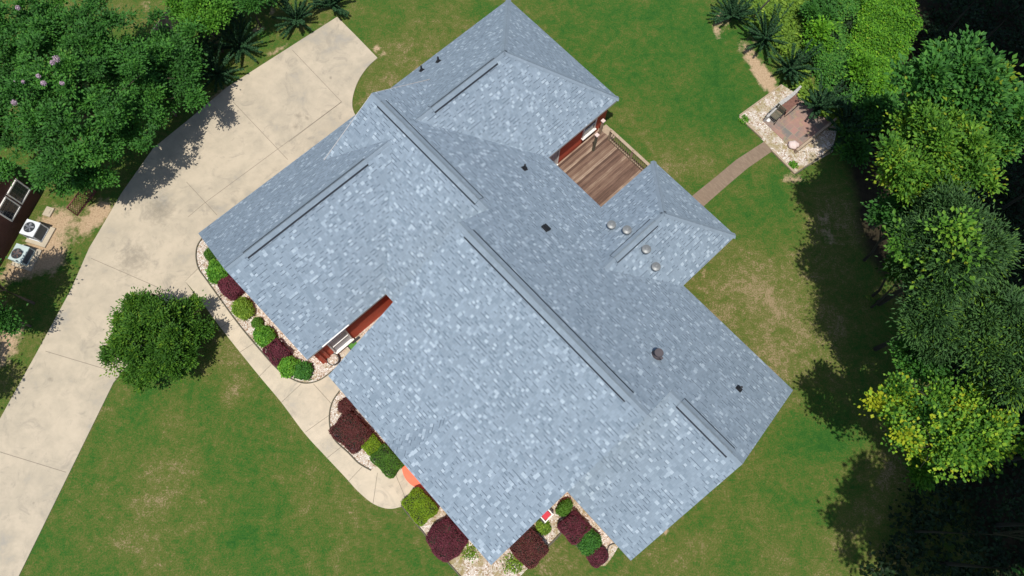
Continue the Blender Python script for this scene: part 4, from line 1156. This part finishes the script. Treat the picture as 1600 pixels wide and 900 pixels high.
# ---------------------------------------------------------------- spiky saplings
def sapling(px, py, r, h, seed, label, group, mat='sapling', stems=40):
    r *= 1.12
    g = at(px, py, h * .45)
    t = empty('sapling', (g.x, g.y, 0), label=label, cat='sapling', group=group)
    rng = np.random.default_rng(seed)
    C, D, Nn = [], [], []
    bm = bmesh.new()
    for k in range(stems):
        az = rng.uniform(0, 2 * math.pi); el = math.radians(rng.choice([rng.uniform(12, 40), rng.uniform(40, 80)]))
        Ls = r * rng.uniform(.75, 1.15) / max(math.cos(el), .6)
        dv = np.array([math.cos(az) * math.cos(el), math.sin(az) * math.cos(el), math.sin(el)])
        base = np.array([rng.uniform(-.08, .08), rng.uniform(-.08, .08), h * .22])
        tt = np.linspace(.12, 1, int(34))
        pts = base + dv * Ls * tt[:, None]; pts[:, 2] -= .18 * r * tt ** 2
        pts[:, 2] = np.maximum(pts[:, 2], .06)
        tube(bm, [tuple(base), tuple(pts[16]), tuple(pts[-1])], [.014, .010, .004], 4)
        for s in (-1, 1, 0):
            side = np.cross(dv, [0, 0, 1]); side /= np.linalg.norm(side) + 1e-6
            wd = .05 * (1.25 - tt * .7)[:, None]
            C.append(pts + side * s * wd + rng.normal(0, .012, pts.shape)); D.append(np.tile(dv * .6 + side * s, (len(pts), 1)) + rng.normal(0, .3, pts.shape))
            Nn.append(np.tile([0, 0, 1.0], (len(pts), 1)) + rng.normal(0, .55, pts.shape))
    C, D, Nn = map(np.concatenate, (C, D, Nn))
    L_ = .115 * rng.uniform(.7, 1.3, len(C))
    link('foliage', leaf_mesh('foliage', C, D, Nn, L_, L_ * .5, .45 + rng.normal(0, .22, len(C)), LEAF[mat]), t)
    tube(bm, [(0, 0, -.05), (0, 0, h * .3)], .03, 6)
    build('stem', bm, M['barkd'], t)
GL, GR_ = 'dark spiky saplings beside the driveway', 'dark spiky saplings by the back patio'
for i, a in enumerate([
    (460, 27, 1.05, 1.3, 'dark spiky sapling standing alone above the end of the driveway', GL),
    (517, 3, 1.0, 1.2, 'dark spiky sapling at the top frame edge just left of the driveway corner', GL),
    (417, -14, 1.1, 1.3, 'dark spiky sapling cut by the top frame above the pale soil patch', GL),
    (371, 68, 1.25, 1.5, 'widest dark sapling reaching towards the driveway, right of the thicket', GL),
    (352, 12, 1.3, 1.8, 'dark sapling at the top of the thicket beside the bright patch', GL),
    (335, 112, 1.2, 1.3, 'dark sapling at the lower end of the thicket touching the driveway edge', GL),
    (305, 78, 1.2, 1.6, 'dark sapling in the middle of the thicket', GL),
    (1146, 20, 1.1, 1.5, 'uppermost dark sapling on the bare soil strip by the lawn', GR_),
    (1199, 56, 1.25, 1.6, 'largest dark sapling on the bare soil strip, second from the top', GR_),
    (1237, 104, 1.05, 1.4, 'dark sapling at the top corner of the patio gravel', GR_),
    (1283, 163, 1.0, 1.4, 'dark sapling overhanging the flagstones on the patio', GR_),
    (1322, 203, 1.15, 1.4, 'dark sapling in tree shade right of the raised patio beam', GR_)]):
    sapling(a[0], a[1], a[2], a[3], 300 + i, a[4], a[5])

# ---------------------------------------------------------------- trees on the left
b = at(228, 252)
def T(name, img, z, r, base=None, **kw):
    if img[0] > 1385 and z > 5: kw.update(barkm=M['barkd'], rag=max(kw.get('rag', .3), .34), puff=.72, inner=.28, n_cl=int(kw['n_cl'] * 1.45), tcl=kw.get('tcl', .14) + .05)  # near-black bark paints the shade on wood-edge trunks
    c = at(img[0], img[1], z); bs = at(*base) if base else c
    if img[0] > 1385 and z > 5: bs = c + Vector((1.7, .5, 0))     # wood-edge trees lean out towards the light
    return make_tree(name, bs, (c.x, c.y, z), r, **kw)
T('crape_myrtle', (120, 132), 4.3, (5.3, 5.2, 2.9), n_lobes=15, n_cl=2700, per=44, leafL=.15, leafW=.085, spread=.17, mat=LEAF['crape'], seed=11, rag=.28, puff=.88, trunk_r=.12, stems=5, tint0=.45, tcl=.13,
  label='large spreading green tree with a few pink flower heads at the top left', cat='tree', group=None)
# lavender flower heads in its crown
ft = [o for o in bpy.data.objects if o.get('label', '').startswith('large spreading green tree')][0]
rng = np.random.default_rng(5)
for k, (px, py, r, z) in enumerate([(88, 92, .20, 6.9), (82, 98, .14, 6.9), (68, 130, .15, 6.8), (60, 119, .12, 6.8), (36, 128, .10, 6.6), (24, 128, .09, 6.5), (97, 130, .12, 6.8), (28, 12, .14, 6.6), (22, 160, .16, 6.3)]):
    p = at(px, py, z)
    u = rdir(rng, 260); P = np.array([p.x - ft.location.x, p.y - ft.location.y, z]) + u * r * .8 * rng.random((260, 1)) ** .4
    o = link('flower_head', leaf_mesh('flower_head', P, rdir(rng, 260), u, .05, .04, rng.random(260), LEAF['flower']), ft)
T('glossy_tree', (244, 528), 1.95, (1.95, 2.05, 1.75), n_lobes=10, n_cl=1500, per=44, leafL=.13, leafW=.065, spread=.15, mat=LEAF['round'], seed=21, trunk_r=.09, tint0=.42, tcl=.12, rag=.06, bough=9, stems=3,
  label='dense round dark green tree between the driveway and the front lawn', cat='tree')
T('young_tree', (320, 32), 2.6, (1.6, 1.3, 1.2), n_lobes=6, n_cl=260, per=40, leafL=.15, leafW=.09, spread=.22, mat=LEAF['bright'], seed=31, trunk_r=.06, tint0=.30, tcl=.12,
  label='bright green young tree in the thicket beside the board fence', cat='tree')
T('young_tree', (268, 95), 3.2, (1.7, 1.6, 1.5), n_lobes=6, n_cl=300, per=40, leafL=.16, leafW=.09, spread=.24, mat=LEAF['crape'], seed=32, trunk_r=.07, tint0=.40, tcl=.12,
  label='mid green young tree between the big flowering tree and the thicket', cat='tree')
T('young_tree', (235, 130), 3.0, (1.8, 1.6, 1.4), n_lobes=6, n_cl=280, per=40, leafL=.16, leafW=.09, spread=.24, mat=LEAF['crape'], seed=33, trunk_r=.07, tint0=.32, tcl=.12,
  label='darker young tree tucked against the right side of the big flowering tree', cat='tree')
T('young_tree', (385, -5), 2.4, (1.5, 1.0, 1.0), n_lobes=5, n_cl=200, per=40, leafL=.15, leafW=.08, spread=.22, mat=LEAF['crape'], seed=34, trunk_r=.06, tint0=.40, tcl=.12,
  label='young tree cut by the top frame right of the bright thicket tree', cat='tree')
# neighbour's small trees at the left frame edge: their crowns lean out of the picture, their shade lies on the grass
T('neighbour_tree', (-8, 486), 2.6, (1.05, 1.0, 1.3), n_lobes=5, n_cl=200, per=34, leafL=.14, leafW=.08, spread=.2, mat=LEAF['crape'], seed=41, trunk_r=.06, tint0=.42,
  label='small green tree at the left frame edge below the air conditioners', cat='tree')
for i, (px, py, z, r) in enumerate([(62, 478, 4.6, 1.25), (20, 520, 4.4, 1.3), (-34, 625, 5.0, 1.5)]):
    b = at(px, py)
    T('neighbour_tree', (777 + (px - 777) * 34 / (34 - z), 817 + (py - 817) * 34 / (34 - z)), z, (r, r, r * 1.1), n_lobes=5, n_cl=180, per=34, leafL=.16, leafW=.09, spread=.25, mat=LEAF['crape'], seed=45 + i, trunk_r=.07,
      label='leafy tree just outside the left frame edge that shades the grass strip', cat='tree', group='neighbour trees outside the left edge')

# ---------------------------------------------------------------- woods on the right
T('broadleaf_tree', (1494, 142), 8.6, (2.4, 1.5, 1.8), n_lobes=8, n_cl=520, per=24, leafL=.25, leafW=.14, spread=.27, mat=LEAF['big'], seed=51, trunk_r=.15, tint0=.42, tcl=.14, rag=.22,
  label='large-leaved green tree, uppermost bright crown against the dark wood', cat='tree')
T('broadleaf_tree', (1462, 245), 8.4, (2.45, 2.1, 1.9), n_lobes=9, n_cl=900, per=34, leafL=.17, leafW=.10, spread=.22, mat=LEAF['lime'], seed=52, trunk_r=.16, tint0=.48, tcl=.14, rag=.2,
  label='yellowish green dense crown just below the large-leaved tree', cat='tree')
T('broadleaf_tree', (1408, 340), 6.5, (.95, 1.15, 1.1), n_lobes=5, n_cl=120, per=22, leafL=.20, leafW=.12, spread=.28, mat=LEAF['crape'], seed=53, trunk_r=.08, tint0=.35, tcl=.12,
  label='small thin crown at the shaded wood edge, left of the dull green tree', cat='tree')
T('dull_green_tree', (1490, 388), 8.8, (2.1, 1.8, 1.8), n_lobes=9, n_cl=900, per=46, leafL=.17, leafW=.05, spread=.26, mat=LEAF['dark'], seed=54, trunk_r=.16, tint0=.45, tcl=.10, rag=.2,
  label='dull fine-leaved green tree mingled with yellow green vine, middle of the wood edge', cat='tree')
T('vine_clad_tree', (1478, 395), 8.9, (2.0, 1.9, 2.25), n_lobes=7, n_cl=62, per=20, leafL=.19, leafW=.13, spread=.26, mat=LEAF['lime'], seed=55, trunk_r=.06, tint0=.62,
  label='yellow green climbing vine growing through the dull fine-leaved tree', cat='vine')
T('dull_green_tree', (1462, 492), 7.8, (1.35, 1.7, 1.6), n_lobes=7, n_cl=430, per=42, leafL=.17, leafW=.05, spread=.26, mat=LEAF['dark'], seed=56, trunk_r=.12, tint0=.48, tcl=.12, rag=.2,
  label='dull green narrow crown directly above the yellow green maple', cat='tree')
T('dull_green_tree', (1556, 525), 8.2, (1.4, 2.3, 1.8), n_lobes=7, n_cl=520, per=42, leafL=.18, leafW=.06, spread=.28, mat=LEAF['dark'], seed=57, trunk_r=.12, tint0=.55, tcl=.14, rag=.2,
  label='dull green crown at the right frame edge, upper right of the maple', cat='tree')
T('dull_green_tree', (1420, 410), 6.2, (.85, 1.3, 1.0), n_lobes=5, n_cl=110, per=22, leafL=.18, leafW=.11, spread=.26, mat=LEAF['round'], seed=59, trunk_r=.08, tint0=.40, tcl=.14,
  label='thin dark crown hugging the left side of the dull fine-leaved tree', cat='tree')
for i, (px, py, z, r, m_, lab) in enumerate([
    (1428, 205, 5.6, 1.1, 'crape', 'small darker crown between the vine thicket and the yellowish green crown'),
    (1556, 214, 6.8, 1.0, 'big', 'small crown at the lower right of the large-leaved tree'),
    (1442, 562, 6.0, .9, 'crape', 'small crown in the dark gap just above the maple'),
    (1590, 170, 7.6, .8, 'big', 'small bright tuft of leaves at the right frame edge beside the large-leaved tree')]):
    T('understory_tree', (px, py), z, (r, r, r), n_lobes=5, n_cl=130, per=26, leafL=.17, leafW=.10, spread=.24, mat=LEAF[m_], seed=500 + i, trunk_r=.06, tint0=.45, label=lab, cat='tree')
def maple():
    T('maple_tree', (1478, 668), 7.2, (3.0, 1.8, 1.6), n_lobes=12, n_cl=430, per=24, leafL=.145, leafW=.12, spread=.21, mat=LEAF['gum'], seed=58, trunk_r=.10, tint0=.50, tcl=.17, rag=.38, bough=7,
      label='yellow green maple with broad leaves and open branches at the lower wood edge', cat='tree')
maple()
# the trees standing farther into the wood: their crowns lean out of the frame and shade the ground in view
rng = np.random.default_rng(77)
forest = [(1480, 200, 2.7), (1570, 150, 2.9), (1510, 90, 2.8), (1590, 60, 3), (1470, 60, 2.3), (1555, 245, 2.7), (1560, 330, 2.7), (1620, 290, 3), (1570, 420, 2.7), (1630, 460, 3), (1580, 520, 2.8),
          (1575, 620, 2.8), (1560, 720, 2.8), (1630, 680, 3), (1550, 820, 2.8), (1470, 880, 2.7), (1388, 940, 2.5), (1460, 985, 2.9), (1550, 930, 3), (1640, 840, 3), (1425, 830, 1.8), (1500, -20, 3), (1590, -30, 3), (1650, 160, 3), (1660, 380, 3)]
protos = []
for i in range(3):
    o = make_tree('forest_tree', (0, 0), (0, 0, 9.5), (2.9, 2.9, 2.0), 8, 620, 30, .24, .14, .30, LEAF['crape'], 80 + i, trunk_r=.10, barkm=M['barkd'], tint0=.4, cat='tree', group='tall trees farther into the wood')  # bark colour darkened for the shade inside the wood
    protos.append(o)
for i, (px, py, r) in enumerate(forest):
    z = 12.4
    src = protos[i % 3]
    if i < 3: o = src
    else:
        o = src.copy(); COL.objects.link(o)
        for ch in src.children:
            c = ch.copy(); COL.objects.link(c); c.parent = o
    g = at(px, py)
    o.location = (g.x, g.y, 0); o.rotation_euler.z = rng.uniform(0, 6.28)
    k = r / 2.9; o.scale = (k, k, z / 9.5)
    o['label'] = 'tall tree outside the right frame edge that shades the dark wood floor'
# low plants of the dark wood floor
def scatter(name, poly, n, zf, L, mat, seed, tint0, tj=.2, spread=.0, cl=1, holes=0, **kw):
    rng = np.random.default_rng(seed)
    P = np.array([at(*p).xy for p in poly]); lo, hi = P.min(0), P.max(0)
    pts = np.empty((0, 2))
    while len(pts) < n:
        q = rng.uniform(lo, hi, (n * 2, 2)); ins = np.zeros(len(q), bool); j = len(P) - 1
        for i in range(len(P)):
            xi, yi, xj, yj = *P[i], *P[j]
            ins ^= ((yi > q[:, 1]) != (yj > q[:, 1])) & (q[:, 0] < (xj - xi) * (q[:, 1] - yi) / (yj - yi + 1e-12) + xi); j = i
        pts = np.concatenate([pts, q[ins]])
    pts = pts[:n]
    if holes:
        hn = np.sin(pts[:, 0] * 1.9 + 1) * np.sin(pts[:, 1] * 2.3 + .4) + .6 * np.sin(pts[:, 0] * 4.1) * np.cos(pts[:, 1] * 3.7 + 2) + rng.normal(0, .25, len(pts))
        pts = pts[hn > -holes]
    x, y = np.repeat(pts[:, 0], cl), np.repeat(pts[:, 1], cl)
    if cl > 1: x = x + rng.normal(0, spread, len(x)); y = y + rng.normal(0, spread, len(y))
    z = zf(x, y) + rng.normal(0, .06, len(x))
    C = np.stack([x, y, z], 1)
    d = rdir(rng, len(x)); d[:, 2] *= .35
    nrm = np.array([0, 0, 1.0]) + .65 * rdir(rng, len(x))
    LL = L * rng.uniform(.6, 1.4, len(x))
    big = np.sin(x * 1.1 + 2) * np.sin(y * .9) * .10 + np.repeat(rng.normal(0, .10, len(pts)), cl)
    me = leaf_mesh(name, C, d, nrm, LL, LL * .62, tint0 + big + rng.normal(0, tj, len(x)), mat)
    return tag(link(name, me), **kw)
def hump(x, y): return 1.0 + .65 * np.sin(x * 1.3 + .6) * np.cos(y * 1.1) + .35 * np.sin(x * 2.9 + 1) * np.sin(y * 2.6 + .5)
vine_poly = [(1262, -12), (1300, 20), (1290, 60), (1272, 75), (1262, 105), (1290, 150), (1330, 165), (1352, 205), (1380, 212), (1385, 160), (1398, 110), (1412, 60), (1415, -12)]
vine_right = [(1325, -12), (1335, 40), (1318, 90), (1330, 150), (1380, 212), (1385, 160), (1398, 110), (1412, 60), (1415, -12)]
scatter('bramble_patch', [(1255, -12), (1325, -12), (1338, 40), (1322, 95), (1335, 150), (1375, 215), (1335, 200), (1290, 150), (1262, 105), (1272, 75)], 5200, lambda x, y: hump(x, y) * .8, .14, LEAF['crape'], 65, .62, .26, .13, 4, holes=.25, label='mixed darker green brambles with gaps left of the bright vine thicket', cat='ground cover', kind='stuff')
scatter('vine_thicket', vine_right, 8200, hump, .13, LEAF['vine'], 61, .34, .26, .12, 4, holes=.75, label='bright green vine thicket covering the ground at the top right', cat='ground cover', kind='stuff')
scatter('vine_thicket_underlayer', vine_poly, 5000, lambda x, y: hump(x, y) - .45, .22, LEAF['shade'], 62, .5, .2, .15, 2, label='lower leaves darkened as shade under the bright vine thicket', cat='ground cover', kind='stuff')
scatter('tall_grass', [(1232, -10), (1262, -12), (1262, 60), (1250, 100), (1258, 128), (1300, 172), (1330, 190), (1318, 208), (1268, 168), (1243, 140), (1236, 118), (1215, 70), (1165, 30), (1170, -10)], 5200, lambda x, y: .18 + .1 * np.sin(x * 3) * np.sin(y * 3), .20,
        LEAF['weed'], 63, .25, .2, .12, 2, label='light green rough grass between the saplings and the vine thicket', cat='grass', kind='stuff')
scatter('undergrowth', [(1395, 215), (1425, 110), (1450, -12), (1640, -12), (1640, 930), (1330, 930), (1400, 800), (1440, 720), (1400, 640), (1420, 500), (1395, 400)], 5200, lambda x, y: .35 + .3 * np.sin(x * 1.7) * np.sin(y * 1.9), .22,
        LEAF['shade'], 64, .4, .25, .22, 4, label='low plants with leaves painted dark for shade, covering the wood floor', cat='ground cover', kind='stuff')
for i, (px, py, z, r, m_, lab) in enumerate([(1372, 172, 2.2, .95, 'big', 'broad-leaved bush at the lower end of the vine thicket'), (1352, 120, 1.8, .8, 'vine', 'mounded bush in the middle of the vine thicket'),
                                             (1283, 18, 1.4, .8, 'crape', 'dark bush at the upper left of the vine thicket'), (1278, 62, 1.5, .7, 'vine', 'bright bush right of the largest sapling'),
                                             (1438, 738, 1.2, .45, 'bright', 'small lit bush at the shadow edge below the maple'), (1330, 232, 1.4, .8, 'crape', 'shaded bush at the right corner of the patio border')]):
    T('bush', (px, py), z * .6, (r, r, z * .4), n_lobes=5, n_cl=110, per=26, leafL=.19, leafW=.11, spread=.2, mat=LEAF[m_], seed=400 + i, trunk_r=.04, tint0=.40, label=lab, cat='bush')
